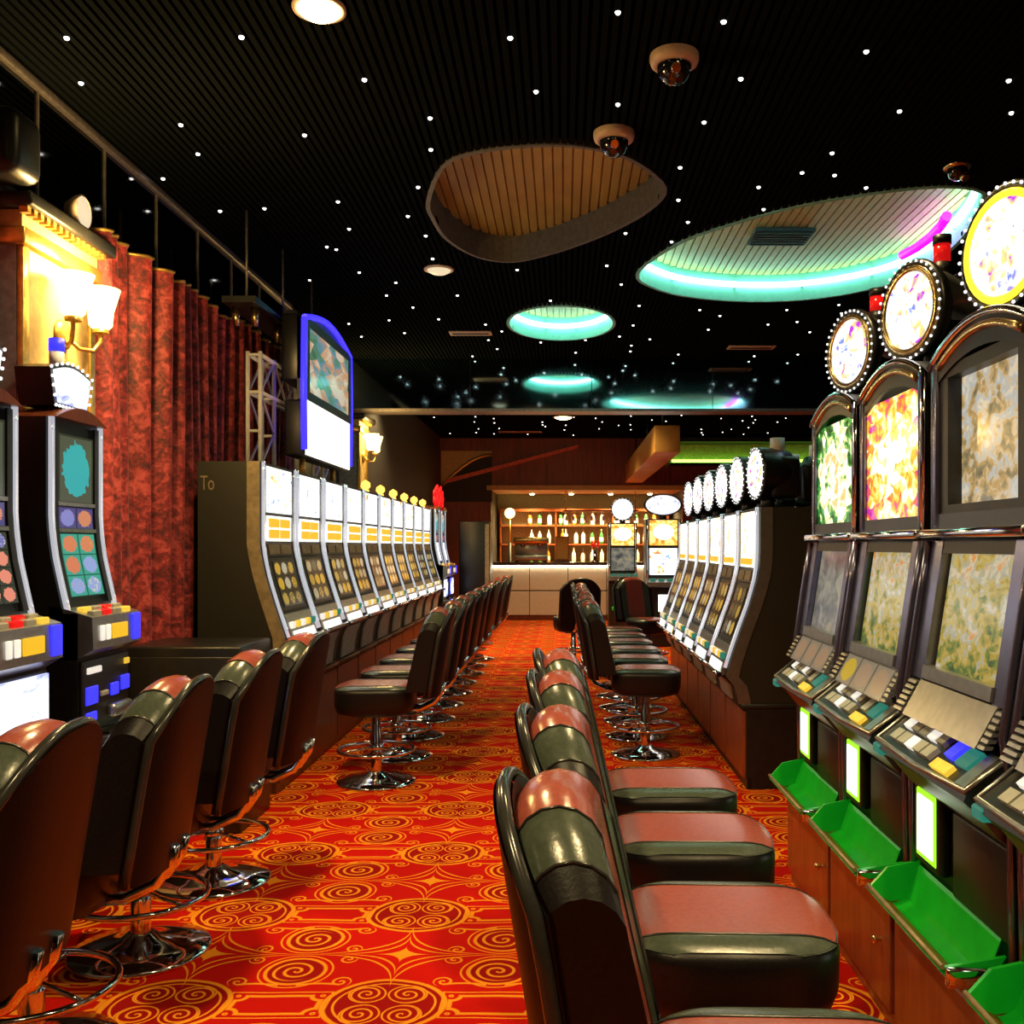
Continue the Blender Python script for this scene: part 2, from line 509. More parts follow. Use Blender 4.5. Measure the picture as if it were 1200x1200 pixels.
M['art_dim'] = art('screen_dim', [(.3, (.12, .13, .14)), (.45, (.30, .28, .22)), (.55, (.5, .46, .38)), (.7, (.75, .62, .3))], .45, 4, .5, seed=3, detail=8)
M['art_teal'] = reels('screen_teal_oval', 1, 1, (.10, .11, .07), [(0, (.02, .30, .34)), (.3, (.02, .45, .52)), (.5, (.05, .5, .5)), (.7, (.02, .36, .42)), (.85, (.3, .5, .3))], .8)
M['art_goldreel'] = reels('reel_glass_gold', 3, 3, (.035, .032, .02), [(0, (.55, .36, .05)), (.3, (.62, .55, .38)), (.5, (.12, .10, .05)), (.65, (.75, .45, .04)), (.85, (.35, .38, .30))], .7)
M['art_disc'] = art('topper_print', [(.30, (.55, .05, .75)), (.38, (1, .75, .2)), (.45, W), (.64, W), (.70, (.15, .25, .9)), (.80, (.9, .2, .1))], 1.25, 3.5, 1.2, cells=9, cw=.25, core=.12)
M['art_blue'] = art('screen_white_blue', [(.30, (.1, .1, 1)), (.40, (.5, .55, 1)), (.48, (1, 1, 1)), (.7, (1, 1, 1))], 1.6, 2.5, .8, core=.35)
M['art_sign'] = art('sign_picture', [(.28, (.05, .12, .08)), (.40, (.12, .30, .16)), (.47, (.15, .35, .45)), (.54, (.75, .35, .15)), (.62, (.85, .65, .45)), (.72, (.8, .75, .6))], .7, 3, .6, cells=5, cw=.3, detail=7)
M['reels_dark'] = reels('reel_screen_fruit', 3, 4, (.05, .06, .04), [(0, (.9, .3, .2)), (.3, (.55, .4, .25)), (.5, (.7, .65, .6)), (.7, (.2, .2, .5)), (.85, (.8, .7, .1))], .9)
M['reels_green'] = reels('reel_screen_green', 2, 3, (.06, .42, .30), [(0, (.8, .25, .12)), (.3, (.5, .6, .2)), (.5, (.8, .35, .3)), (.65, (.35, .45, .8)), (.85, (.8, .8, .5))], .85)
M['reels_red'] = reels('reel_screen_red', 2, 1, (.10, .08, .25), [(0, (.8, .3, .15)), (.4, (.6, .1, .1)), (.7, (.3, .3, .7))], .8)
M['posters'] = reels('poster_cards', 3, 1, (.40, .32, .22), [(0, (.75, .7, .6)), (.35, (.9, .6, .05)), (.6, (.55, .35, .2)), (.8, (.3, .3, .85))], .55)
M['ovalprint'] = art('oval_sign_print', [(.3, (.2, .25, .8)), (.40, (.9, .92, 1)), (.6, W), (.72, (.3, .3, .7))], 1.1, 7, .4, aspect=.5)
M['redneon'] = glow('red_neon', (1, .004, .006), 2)
M['barfront'] = mat('bar_front_cream', (.62, .54, .42), .4, var=.05)
M['bartop'] = mat('bar_top_dark', (.05, .035, .03), .15)
M['bottle_clear'] = mat('bottle_pale_glass', (.7, .7, .62), .1, var=.1)
M['bottle_amber'] = mat('bottle_amber_glass', (.35, .14, .02), .1)
M['bottle_green'] = mat('bottle_green_glass', (.04, .16, .05), .1)
M['bottle_cap'] = mat('bottle_cap_gold', (.6, .45, .15), .3, .8)
M['paper'] = mat('paper_label', (.8, .74, .6), .7)
M['domeblack'] = mat('tinted_dome', (.01, .01, .012), .04, var=.1, coat=1.0)
M['beigeplastic'] = mat('beige_plastic', (.62, .47, .33), .45, var=.08)
M['vent'] = mat('vent_black', (.008, .012, .02), .5)
M['glassware'] = mat('glassware_pale', (.85, .85, .85), .08, var=.05)

# ------------------------------------------------------------------ the room shell
RX = 5.2; LX = -2.42; NY = -2.6; BY = 19.3; BULK = 11.1

def struct(mb, name, m, parent=None):
    o = mb.build(name, m, parent)
    if not parent: o['kind'] = 'structure'
    return o

struct(MB().box(LX - .2, RX + .2, NY - .2, 22, -.1, 0), 'floor', M['carpet'])

BIG = [(0.592, 7.74), (0.623, 7.388), (0.831, 6.829), (1.122, 6.45), (1.442, 6.141), (1.758, 5.946), (2.074, 5.819), (2.316, 5.791), (2.487, 5.861), (2.556, 5.975), (2.692, 6.45), (2.765, 7.067), (2.732, 7.571), (2.624, 7.941), (2.307, 8.293), (1.914, 8.465), (1.472, 8.465), (1.01, 8.293), (0.732, 8.02)]
EGG = [(-0.822, 6.02), (-0.667, 5.479), (-0.459, 5.277), (-0.09, 5.187), (0.182, 5.243), (0.4, 5.418), (0.596, 5.805), (0.537, 6.172), (0.342, 6.554), (0.119, 6.868), (-0.124, 7.129), (-0.381, 7.299), (-0.624, 7.171), (-0.795, 6.772), (-0.837, 6.332)]
SMALL = [(-.02 + .50 * cos(t), 9.36 + .71 * sin(t)) for t in [2 * pi * k / 20 for k in range(20)]]

def smooth_loop(P, n=4):
    out = []
    m = len(P)
    for i in range(m):
        p0, p1, p2, p3 = [Vector(P[(i + k) % m]) for k in (-1, 0, 1, 2)]
        for k in range(n):
            t = k / n
            out.append(tuple(.5 * ((2 * p1) + (p2 - p0) * t + (2 * p0 - 5 * p1 + 4 * p2 - p3) * t * t + (3 * p1 - p0 - 3 * p2 + p3) * t ** 3)))
    return out
BIG = smooth_loop(BIG, 3); EGG = smooth_loop(EGG, 4); SMALL = smooth_loop(SMALL, 2)
LOOPS = [BIG, EGG, SMALL]

def crossings(loop, x):
    ys = []
    for i in range(len(loop)):
        (x0, y0), (x1, y1) = loop[i], loop[(i + 1) % len(loop)]
        if (x0 <= x < x1) or (x1 <= x < x0):
            ys.append(y0 + (y1 - y0) * (x - x0) / (x1 - x0))
    return sorted(ys)

# ceiling slab with the three openings
bm = bmesh.new()
def loop_edges(bm, pts, z):
    vs = [bm.verts.new((p[0], p[1], z)) for p in pts]
    return [bm.edges.new((vs[i], vs[(i + 1) % len(vs)])) for i in range(len(vs))]
ed = loop_edges(bm, [(LX - .2, NY - .2), (RX + .2, NY - .2), (RX + .2, 22), (LX - .2, 22)], CEIL + .03)
for L in LOOPS: ed += loop_edges(bm, L, CEIL + .03)
bmesh.ops.triangle_fill(bm, use_beauty=True, use_dissolve=False, edges=ed)
me = bpy.data.meshes.new('ceiling'); bm.to_mesh(me); bm.free(); me.materials.append(M['slatback'])
ceiling = link_mesh('ceiling', me); ceiling['kind'] = 'structure'

# long black slats, cut where the recesses open; alike lengths share one unit mesh
slat_me = MB().box(-.5, .5, 0, 1, 0, .028).mesh('slat', M['slat'])
PITCH = .042; slat_n = 0; far_slats = MB()
y_start = 2.2
k = 0
xs = []
x = LX + .03
while x < 4.6:
    xs.append(x); x += PITCH
for x in xs:
    cuts = []
    for L in LOOPS:
        cr = crossings(L, x)
        for i in range(0, len(cr) - 1, 2): cuts.append((cr[i], cr[i + 1]))
    cuts.sort()
    y = y_start
    segs = []
    for a, b in cuts:
        segs.append((y, a - .012)); y = b + .012
    segs.append((y, BULK))
    for a, b in segs:
        if b - a < .02: continue
        if x < 2.9 and slat_n < 296:
            s = link_mesh('slat', slat_me, ceiling, (x, a, CEIL)); s.scale = (PITCH * .62, b - a, 1); slat_n += 1
        else:
            far_slats.box(x - PITCH * .31, x + PITCH * .31, a, b, CEIL, CEIL + .028)
far_slats.box(LX, RX, NY, y_start, CEIL + .005, CEIL + .028)
for i in range(170):
    xx = LX + .03 + i * .045
    far_slats.box(xx, xx + .028, BULK + .3, BY, CEIL, CEIL + .028)
fs = far_slats.build('slat', M['slat'], ceiling); fs['kind'] = 'stuff'

# recesses: upstand wall ring, inner slatted lid, LED strip
def recess(name, loop, depth, label, wallm, slatm, led=None, ledz=.05, led_r=.016, out=.0, part=None):
    cx = sum(p[0] for p in loop) / len(loop); cy = sum(p[1] for p in loop) / len(loop)
    root = thing(name, label, 'ceiling recess', (cx, cy, CEIL))
    L = [(p[0] - cx, p[1] - cy) for p in loop]; n = len(L)
    def off(d):
        return [(p[0] * (1 + d / max(.2, math.hypot(*p))), p[1] * (1 + d / max(.2, math.hypot(*p)))) for p in L]
    b = MB()
    Li = L; Lo = off(.02 + out)
    rings = [[(p[0], p[1], -.008) for p in Lo], [(p[0], p[1], -.008) for p in off(-.008)], [(p[0], p[1], depth) for p in off(-.008 + out)], [(p[0], p[1], depth) for p in off(.02 + out)]]
    v = sum(rings, [])
    f = []
    for r in range(4):
        q = (r + 1) % 4
        for i in range(n):
            j = (i + 1) % n
            f.append((r * n + i, r * n + j, q * n + j, q * n + i))
    b.add(v, f, 0, False)
    b.build('upstand', wallm, root)
    lid = MB(); lid.add([(p[0], p[1], depth) for p in off(.02 + out)], [tuple(range(n))]); lid.build('lid', slatm, root)
    pit = .06
    x = min(p[0] for p in L) + .03
    while x < max(p[0] for p in L) - .02:
        cr = crossings(L, x)
        for i in range(0, len(cr) - 1, 2):
            if cr[i + 1] - cr[i] > .06:
                s = MB().box(x - pit * .41, x + pit * .41, cr[i] + .01, cr[i + 1] - .01, depth - .018, depth).build('slat', slatm, root)
        x += pit
    if led:
        segs = [[]]
        path = [(p[0], p[1], ledz) for p in off(-.03)]
        MB().tube(path, led_r, 6, True).build('led_strip', led, root)
        for i in range(0, n, 4):
            p = off(-.02)[i]; MB().box(p[0] - .012, p[0] + .012, p[1] - .012, p[1] + .012, ledz - .03, ledz + .03).build('led_clip', M['white'], root)
    return root

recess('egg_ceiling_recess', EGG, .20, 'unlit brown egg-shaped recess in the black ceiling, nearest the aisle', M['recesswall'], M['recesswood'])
big = recess('leaf_ceiling_recess', BIG, .24, 'large leaf-shaped ceiling recess with bright teal light rim at right', M['recessteal'], M['recesspale'], M['ledteal'], .13, .022)
sm = recess('round_ceiling_recess', SMALL, .24, 'small round ceiling recess ringed in teal light above the aisle', M['recessteal'], M['recesspale'], M['ledteal'], .13, .022)
# magenta patch of strip and the grille in the large recess
MB().tube([(p[0] - big.location.x, p[1] - big.location.y, .10) for p in ((2.58, 6.6), (2.62, 6.8), (2.64, 7.05), (2.63, 7.3), (2.59, 7.5))], .035, 8).build('magenta_lamp', M['ledmag'], big)
g = thing('air_grille', 'black rectangular air grille set in the big teal recess', 'vent', (1.63, 7.35, CEIL + .185))
MB().box(-.22, .22, -.17, .17, 0, .025).build('frame', M['vent'], g)
for k in range(6): MB().box(-.2, .2, -.15 + k * .055, -.13 + k * .055, -.012, 0).build('louvre', M['blackmetal'], g)

# walls
struct(MB().box(LX - .15, LX, NY, 22, 0, CEIL + .03), 'wall_left', M['wallblack'])
struct(MB().box(RX, RX + .15, NY, 22, 0, CEIL + .03), 'wall_right', M['wallblack'])
struct(MB().box(LX - .15, RX + .15, NY - .15, NY, 0, CEIL + .03), 'wall_front', M['wallbrown'])
wb = struct(MB().box(-1.42, 2.35, BY, BY + .15, 2.54, CEIL + .03), 'wall_back', M['wallmaroon'])
struct(MB().box(LX, -1.42, BY, BY + .15, 0, CEIL + .03), 'wall_back_left', M['wallmaroon'])
struct(MB().box(2.35, RX, BY, BY + .15, 0, CEIL + .03), 'wall_back_right', M['wallmaroon'])
for k in range(14):
    MB().box(-1.4 + k * .27, -1.4 + k * .27 + .255, BY - .02, BY, 2.62, CEIL - .01).build('panel', M['wallmaroon'], wb)
MB().prism([(-2.3, 2.66), (-2.3, 2.74), (.3, 3.42), (.3, 3.35)], 'y', BY - .08, BY - .03).build('red_moulding', M['redline'], wb)
MB().box(-1.5, 2.4, BY - .06, BY + .01, 2.53, 2.62).build('cornice', M['goldpaint'], wb)
struct(MB().box(-1.6, 2.5, 21.3, 21.45, 0, 2.8), 'wall_bar', M['wallolive'])
struct(MB().box(-1.57, -1.42, BY + .15, 21.3, 0, 2.6), 'wall_bar_left', M['wallblack'])
struct(MB().box(2.35, 2.5, BY + .15, 21.3, 0, 2.6), 'wall_bar_right', M['wallblack'])
struct(MB().box(-1.42, 2.35, BY + .15, 21.3, 2.54, 2.62), 'ceiling_bar', M['wallolive'])

# smoked mirror panels with rail above the curtain
wl = struct(MB().box(LX, LX + .012, 1.8, 8.45, 2.98, CEIL), 'wall_mirror_band', M['wallblack'])
yy = 1.85
while yy < 8.3:
    MB().box(LX + .012, LX + .022, yy + .006, yy + .649, 3.0, CEIL - .05).build('mirror_panel', M['mirror'], wl)
    MB().box(LX + .02, LX + .03, yy - .007, yy + .007, 3.0, CEIL - .05).build('joint_strip', M['rail'], wl)
    yy += .655
struct(MB().box(LX, LX + .05, 1.8, 8.6, CEIL - .05, CEIL - .005, bev=.008), 'trim_1', M['rail'])

# glossy bulkhead across the room
bh = struct(MB().box(LX, RX, BULK + .02, BULK + .3, 2.97, CEIL + .03), 'wall_bulkhead', M['blackmetal'])
xx = LX
while xx < RX - .1:
    MB().box(xx + .004, min(RX, xx + 1.37) - .004, BULK, BULK + .02, 2.985, CEIL).build('glass_panel', M['tealglass'], bh)
    xx += 1.37
MB().box(LX, RX, BULK - .012, BULK + .3, 2.955, 2.985).build('edge_trim', M['rail'], bh)

# ------------------------------------------------------------------ ceiling lamps and stars
STARS = [(-2.07, 4.091), (-2.206, 4.49), (-1.339, 4.084), (-0.903, 4.457), (-1.333, 5.058), (-1.923, 4.935), (-1.973, 5.3), (-2.307, 5.657), (-2.169, 6.204), (-1.874, 6.157), (-1.385, 6.035), (-1.673, 6.946), (-1.62, 7.006), (-2.018, 7.814), (-0.659, 4.857), (-0.707, 5.243), (-0.856, 5.791), (-0.997, 6.3), (-0.938, 6.698), (-0.962, 7.234), (-1.345, 7.89), (-1.578, 7.595), (-1.43, 6.554), (-1.493, 8.293), (-1.333, 8.707), (-1.632, 9.2), (-0.894, 8.293), (-1.577, 9.752), (-0.605, 9.675), (-0.221, 4.091), (-0.127, 4.574), (0.217, 3.895), (0.262, 4.707), (0.654, 5.491), (0.705, 6.005), (0.422, 6.643), (0.329, 7.41), (0.754, 6.829), (0.47, 7.941), (0.669, 8.645), (0.671, 9.413), (0.569, 9.911), (-0.353, 7.525), (-0.11, 8.465), (0.648, 3.964), (0.805, 4.449), (0.704, 4.905), (1.449, 5.289), (1.355, 5.566), (1.55, 5.605), (1.153, 5.791), (1.26, 6.172), (1.298, 4.203), (1.638, 4.78), (2.027, 4.465), (2.191, 4.799), (0.815, 6.416), (1.79, 5.80), (1.225, 8.801), (2.005, 8.801), (1.957, 9.377), (2.42, 8.615), (2.532, 8.93), (2.441, 9.713), (1.419, 9.598)]
star_me = MB().lathe([(.0115, 0), (.0115, -.004), (.008, -.009), (.0008, -.011)], 8).mesh('ceiling_star_light', M['star'])
rs = random.Random(3)
def inside(L, p):
    c = False
    for i in range(len(L)):
        (x0, y0), (x1, y1) = L[i], L[(i + 1) % len(L)]
        if (y0 > p[1]) != (y1 > p[1]) and p[0] < (x1 - x0) * (p[1] - y0) / (y1 - y0) + x0: c = not c
    return c
far = []
while len(far) < 120:
    p = (rs.uniform(LX + .1, 4.2), rs.choice((rs.uniform(9.0, 11), rs.uniform(11.5, 18.8), rs.uniform(11.5, 18.8), rs.uniform(11.5, 18.8))))
    if BULK - .1 < p[1] < BULK + .4 or any(inside([(q[0], q[1]) for q in L], p) for L in LOOPS): continue
    if any(math.hypot(p[0] - s[0], p[1] - s[1]) < .22 for s in STARS + far): continue
    far.append(p)
for i, p in enumerate(STARS + far):
    near = i < len(STARS)
    o = link_mesh('ceiling_star_light', star_me, None, (p[0], p[1], CEIL))
    if p[1] > BULK:
        w_ = 'on the far ceiling beyond the bulkhead, ' + ('left of the aisle' if p[0] < -.9 else 'above the aisle' if p[0] < .9 else 'right of the orange beam' if p[0] > 1.6 else 'beside the orange beam')
    elif p[1] > 8.6:
        w_ = 'close before the glossy bulkhead, ' + ('left of the round teal recess' if p[0] < -.2 else 'right of the round teal recess')
    elif p[0] < -.87:
        w_ = 'left of the egg-shaped recess, ' + ('near the top of the picture' if p[1] < 5.2 else 'near the mirror panels' if p[0] < -1.8 else 'towards the bulkhead' if p[1] > 7 else 'halfway along the ceiling')
    elif p[1] < 5.2:
        w_ = 'in the nearest ceiling, ' + ('left of the domed cameras' if p[0] < .4 else 'right of the domed cameras')
    elif p[0] > .62:
        w_ = 'around the big teal leaf-shaped recess'
    else:
        w_ = 'close around the egg-shaped recess'
    tag(o, 'tiny white star light ' + w_, 'star light', 'star lights ' + w_)

def downlight(loc, r, lens, label, power=0, col=(1, .74, .35), spot=130, up=0.0, blend=.6):
    t = thing('downlight', label, 'downlight', loc)
    MB().lathe([(r * .78, .02), (r * .80, -.012), (r, -.010), (r, 0)], 24).build('trim_ring', M['beigeplastic'], t)
    MB().lathe([(r * .79, -.006), (r * .72, -.022), (r * .5, -.036), (.001, -.042)], 24).build('lens', lens, t)
    if power:
        ld = bpy.data.lights.new('downlight_beam', 'SPOT'); ld.energy = power; ld.color = col
        ld.spot_size = R(spot); ld.spot_blend = blend; ld.shadow_soft_size = r * .8
        lo = bpy.data.objects.new('downlight_beam', ld); C.objects.link(lo); lo.parent = t; lo.location = (0, 0, -.06)
    return t
Z = CEIL - .002
downlight((-.96, 3.86, Z), .105, M['lampwarm'], 'bright glowing yellow downlight at the top edge of the ceiling', 250)
downlight((-.95, 7.5, Z), .115, M['lampdim'], 'pale dimmed downlight beside the egg-shaped recess', 60)
downlight((0, 16.1, Z), .17, M['lampwarm'], 'glowing white downlight in the far ceiling before the bar', 420)
downlight((-2.0, 12.6, Z), .15, M['lampwarm'], 'glowing warm downlight above the left wall lamp beyond the bulkhead', 280)
for (x, y, w, lb) in ((-.96, .6, 170, 'warm downlight above the aisle behind the photographer'), (.75, 1.3, 180, 'warm downlight above the near right stools'), (.35, 12.7, 330, 'warm downlight hidden behind the glossy bulkhead'),
                      (.75, 3.3, 120, 'warm downlight above the right stools just out of view')):
    downlight((x, y, Z), .105, M['lampwarm'], lb, w)

# long slot diffusers and small eyeball spot
for (x, y, w, lb) in ((-.92, 9.75, .42, 'bronze slot diffuser in the ceiling left of the round recess'), (2.0, 10.45, .5, 'bronze slot diffuser near the bulkhead right of the round recess'), (-.8, 18.2, .8, 'bronze slot diffuser in the far ceiling by the maroon wall')):
    t = thing('slot_diffuser', lb, 'air diffuser', (x, y, CEIL))
    MB().box(-w / 2, w / 2, -.09, .09, -.012, 0, bev=.004).build('frame', M['beigeplastic'], t)
    MB().box(-w / 2 + .03, w / 2 - .03, -.03, .03, -.016, -.012).build('slot', M['vent'], t)
t = thing('eyeball_spotlight', 'small bronze eyeball spotlight on the ceiling above the right machines', 'spotlight', (2.2, 5.48, CEIL))
MB().lathe([(.075, 0), (.075, -.012), (.055, -.016)], 18).build('bezel', M['brass'], t)
MB().ball((0, 0, -.025), .055, 14, 8).build('eyeball', M['domeblack'], t)
MB().cyl((.02, -.03, -.06), (.03, -.05, -.085), .026, .022, 14).build('snoot', M['brass'], t)

# domed security cameras
for (x, y, lb) in ((.48, 4.24, 'nearer of the two domed security cameras on the ceiling'), (.26, 5.03, 'farther domed security camera, right above the egg-shaped recess')):
    t = thing('security_camera', lb, 'security camera', (x, y, CEIL))
    MB().lathe([(.105, 0), (.107, -.02), (.10, -.04), (.078, -.05), (.074, -.045)], 28).build('housing', M['beigeplastic'], t)
    d = MB().lathe([(.075, -.045), (.072, -.075), (.055, -.105), (.03, -.122), (.001, -.127)], 24).build('dome', M['domeblack'], t)
    MB().cyl((.0, -.066, -.085), (.0, -.076, -.09), .024, .02, 14).build('lens', M['chrome'], d)

# ------------------------------------------------------------------ curtain, pilaster, sconces
def curtain(name, y0, y1, z0, z1, x, label, fold=.17, amp=.145, seed=1):
    r = random.Random(seed)
    t = thing(name, label, 'curtain', (x, (y0 + y1) / 2, 0))
    n = int((y1 - y0) / fold); per = 14
    ph = [0]
    jit = [r.uniform(.7, 1.35) for _ in range(n + 2)]
    def fx(u, v):
        y = y0 + (y1 - y0) * u
        s = u * n + .25 * sin(u * 9 + seed)
        k = int(s)
        am = amp * (jit[k % len(jit)] * (1 - (s - k)) + jit[(k + 1) % len(jit)] * (s - k))
        a = (sin(pi * s) ** 2) ** .8 * am + .008 * sin(s * 7 + v * 2)
        zt = z1 - .045 * (abs(cos(pi * u * (y1 - y0) / .98)) < .5) * (1 - v) * 0 - .05 * (1 - abs(sin(pi * u * (y1 - y0) / .9))) * v
        sway = .012 * sin(v * 3 + k)
        return (a + .02 + .01 * (1 - v) + sway, y - (y0 + y1) / 2 + .01 * sin(v * 2.5 + k), z0 + (zt - z0) * v)
    MB().grid(fx, n * per, 12).build('drape', M['damask'], t)
    tp = [fx(i / (n * 6), 1.0) for i in range(n * 6 + 1)]
    MB().tube([(p[0] + .004, p[1], p[2] + .004) for p in tp], .010, 6).build('top_braid', M['goldtrim'], t)
    MB().cyl((.03, -(y1 - y0) / 2 - .03, z1 + .005), (.03, (y1 - y0) / 2 + .03, z1 + .005), .012, n=10).build('curtain_rod', M['rail'], t)
    return t
curtain('damask_curtain', 4.68, 8.3, .01, 2.99, LX + .03, 'long maroon damask curtain in deep folds behind the left machines', seed=2)
curtain('damask_curtain', 2.9, 3.93, .01, 2.99, LX + .03, 'strip of maroon damask curtain at the left picture edge', amp=.075, seed=5)

def sconce(loc, label, scale=1.0, power=60):
    t = thing('wall_sconce', label, 'wall lamp', loc)
    MB().lathe([(.001, .02), (.05, .02), (.065, .01), (.07, 0)], 18, axis='x').build('back_plate', M['goldtrim'], t)
    for s in (-1, 1):
        MB().tube([(.01, 0, 0), (.05, s * .05, -.05), (.09, s * .10, -.05), (.11, s * .125, 0), (.11, s * .125, .05)], .010, 8).build('arm', M['goldtrim'], t)
        sh = MB().lathe([(.03, .05), (.05, .07), (.055, .13), (.075, .20), (.085, .235), (.081, .235), (.05, .13), (.028, .06)], 18, (.11, s * .125, 0)).build('shade', M['shade'], t)
        MB().lathe([(.035, .035), (.036, .05), (.02, .06), (.001, .06)], 14, (.11, s * .125, 0)).build('cup', M['goldtrim'], t)
    ld = bpy.data.lights.new('sconce_glow', 'POINT'); ld.energy = power; ld.color = (1, .66, .22); ld.shadow_soft_size = .09
    lo = bpy.data.objects.new('sconce_glow', ld); C.objects.link(lo); lo.parent = t; lo.location = (.22, 0, .28)
    return t

def pilaster(y0, y1, ztop, label, x=LX, depth=.22):
    t = thing('wall_pilaster', label, 'pilaster', (x, (y0 + y1) / 2, 0))
    h = (y1 - y0) / 2
    MB().box(0, depth - .03, -h, h, 0, ztop - .2).build('shaft', M['greystone'], t)
    for s in (-1, 1):
        MB().box(depth - .03, depth, s * h - (.05 if s > 0 else 0), s * h + (.05 if s < 0 else 0), .0, ztop - .2, bev=.006).build('edge_moulding', M['goldtrim'], t)
    MB().box(depth - .03, depth - .015, -h + .05, h - .05, 0, ztop - .2).build('face_panel', M['goldpaint'], t)
    MB().box(0, depth + .02, -h - .03, h + .03, ztop - .2, ztop - .13, bev=.01).build('architrave', M['goldtrim'], t)
    MB().box(0, depth, -h - .01, h + .01, ztop - .13, ztop - .06).build('frieze', M['goldpaint'], t)
    MB().box(0, depth + .07, -h - .07, h + .07, ztop - .06, ztop, bev=.012).build('cornice', M['blackmetal'], t)
    nd = int((2 * h + .1) / .05)
    for k in range(nd):
        MB().box(depth + .01, depth + .045, -h - .05 + k * .05, -h - .025 + k * .05, ztop - .085, ztop - .058).build('dentil', M['goldtrim'], t)
    return t
pilaster(4.0, 4.62, 2.86, 'gilded pilaster with dentil cornice behind the near left machines')
sconce((LX + .21, 4.33, 2.36), 'blazing two-arm wall lamp on the gilded pilaster', power=75)
pilaster(10.6, 11.08, 2.86, 'gilded pilaster behind the far end of the long left row')
sconce((LX + .21, 10.85, 2.42), 'glowing two-arm wall lamp beyond the jackpot sign', power=45)
# speaker and round floodlight on the cornice
t = thing('wall_speaker', 'black rounded speaker above the gilded pilaster at the left edge', 'speaker', (LX + .16, 3.92, 2.86))
MB().box(-.14, .18, -.2, .02, 0, .26, bev=.05, seg=3).build('cabinet', M['blackplastic'], t)
MB().cyl((.0, -.205, .13), (.0, -.2, .13), .07, n=20).build('cone', M['blackmetal'], t)
t = thing('round_floodlight', 'round pale floodlight resting on the pilaster cornice', 'floodlight', (LX + .2, 4.5, 2.86))
MB().box(-.04, .04, -.04, .04, 0, .02).build('foot', M['blackmetal'], t)
MB().lathe([(.001, -.05), (.05, -.045), (.075, 0), (.08, .02), (.072, .025)], 20, (0, 0, .10), 'x').build('housing', M['beigeplastic'], t)
MB().lathe([(.072, .022), (.04, .034), (.001, .038)], 20, (0, 0, .10), 'x').build('lens', M['lampdim'], t)

# ------------------------------------------------------------------ machine pieces
def curve_x(pts):
    pts = sorted(pts, key=lambda p: p[1])
    zs = [p[1] for p in pts]; xs = [p[0] for p in pts]; n = len(pts)
    def fx(z):
        if z <= zs[0]: return xs[0]
        if z >= zs[-1]: return xs[-1]
        for i in range(n - 1):
            if z <= zs[i + 1]:
                t = (z - zs[i]) / (zs[i + 1] - zs[i])
                def tang(k):
                    if k == 0: return (xs[1] - xs[0]) / (zs[1] - zs[0])
                    if k == n - 1: return (xs[-1] - xs[-2]) / (zs[-1] - zs[-2])
                    a = (xs[k] - xs[k - 1]) / (zs[k] - zs[k - 1]); b = (xs[k + 1] - xs[k]) / (zs[k + 1] - zs[k])
                    return 0 if a * b < 0 else 2 * a * b / (a + b + 1e-12) if abs(a + b) > 1e-9 else 0
                h = zs[i + 1] - zs[i]; m0 = tang(i) * h; m1 = tang(i + 1) * h
                return (2 * t ** 3 - 3 * t * t + 1) * xs[i] + (t ** 3 - 2 * t * t + t) * m0 + (-2 * t ** 3 + 3 * t * t) * xs[i + 1] + (t ** 3 - t * t) * m1
    return fx

def slab(fx, z0, z1, y0, y1, off=.004, th=.01, n=8):
    """a curved panel lying on the front curve fx; front face carries UVs"""
    b = MB()
    b.grid(lambda u, v: (fx(z0 + (z1 - z0) * v) + off, y0 + (y1 - y0) * u, z0 + (z1 - z0) * v), 2, n)
    b2 = []
    zs = [z0 + (z1 - z0) * k / n for k in range(n + 1)]
    for y, s in ((y0, 1), (y1, -1)):
        v = [(fx(z) + off, y, z) for z in zs] + [(fx(z) + off - th, y, z) for z in zs]
        b.add(v, [((i, i + 1, n + 2 + i, n + 1 + i) if s < 0 else (i, n + 1 + i, n + 2 + i, i + 1)) for i in range(n)])
    for z, s in ((z0, 1), (z1, -1)):
        v = [(fx(z) + off, y0, z), (fx(z) + off, y1, z), (fx(z) + off - th, y1, z), (fx(z) + off - th, y0, z)]
        b.add(v, [(0, 3, 2, 1) if s > 0 else (0, 1, 2, 3)])
    return b

def flat_panel(x, y0, y1, z0, z1, th=.01, nx=1):
    b = MB().box(x - th, x - .0002, y0, y1, z0, z1)
    b.add([(x, y0, z0), (x, y1, z0), (x, y1, z1), (x, y0, z1)], [(0, 1, 2, 3)], 0, False, [[(0, 0), (1, 0), (1, 1), (0, 1)]])
    return b

def disc_face(x, y, z, r, n=28, ry=None):
    ry = ry or r
    v = [(x, y + ry * cos(2 * pi * i / n), z + r * sin(2 * pi * i / n)) for i in range(n)]
    return MB().add(v, [tuple(range(n))], 0, False, [[(.5 + .5 * cos(2 * pi * i / n), .5 + .5 * sin(2 * pi * i / n)) for i in range(n)]])

def round_topper(parent, x, z, r, depth, face, ring, yaw=0.0, drum=True, bulbs=28):
    e = MB().lathe([(.001, -depth), (r * .86, -depth), (r * .98, -depth * .4), (r, -.01), (r, 0), (r * .90, .012), (r * .88, .004)], 32, (0, 0, 0), 'x').build('topper', M['blackplastic'], parent, (x, 0, z), (0, 0, yaw))
    MB().lathe([(r * .88, .006), (r * .86, .012), (r * .76, .012), (r * .75, .006)], 32, (0, 0, 0), 'x').build('topper_ring', ring, e)
    f = disc_face(.007, 0, 0, r * .77).build('topper_glass', face, e)
    b = MB()
    for i in range(bulbs):
        a = 2 * pi * i / bulbs
        b.ball((.012, r * .95 * cos(a), r * .95 * sin(a)), r * .03, 6, 4)
    b.build('bulb_ring', M['bulb'], e)['kind'] = 'stuff'
    return e

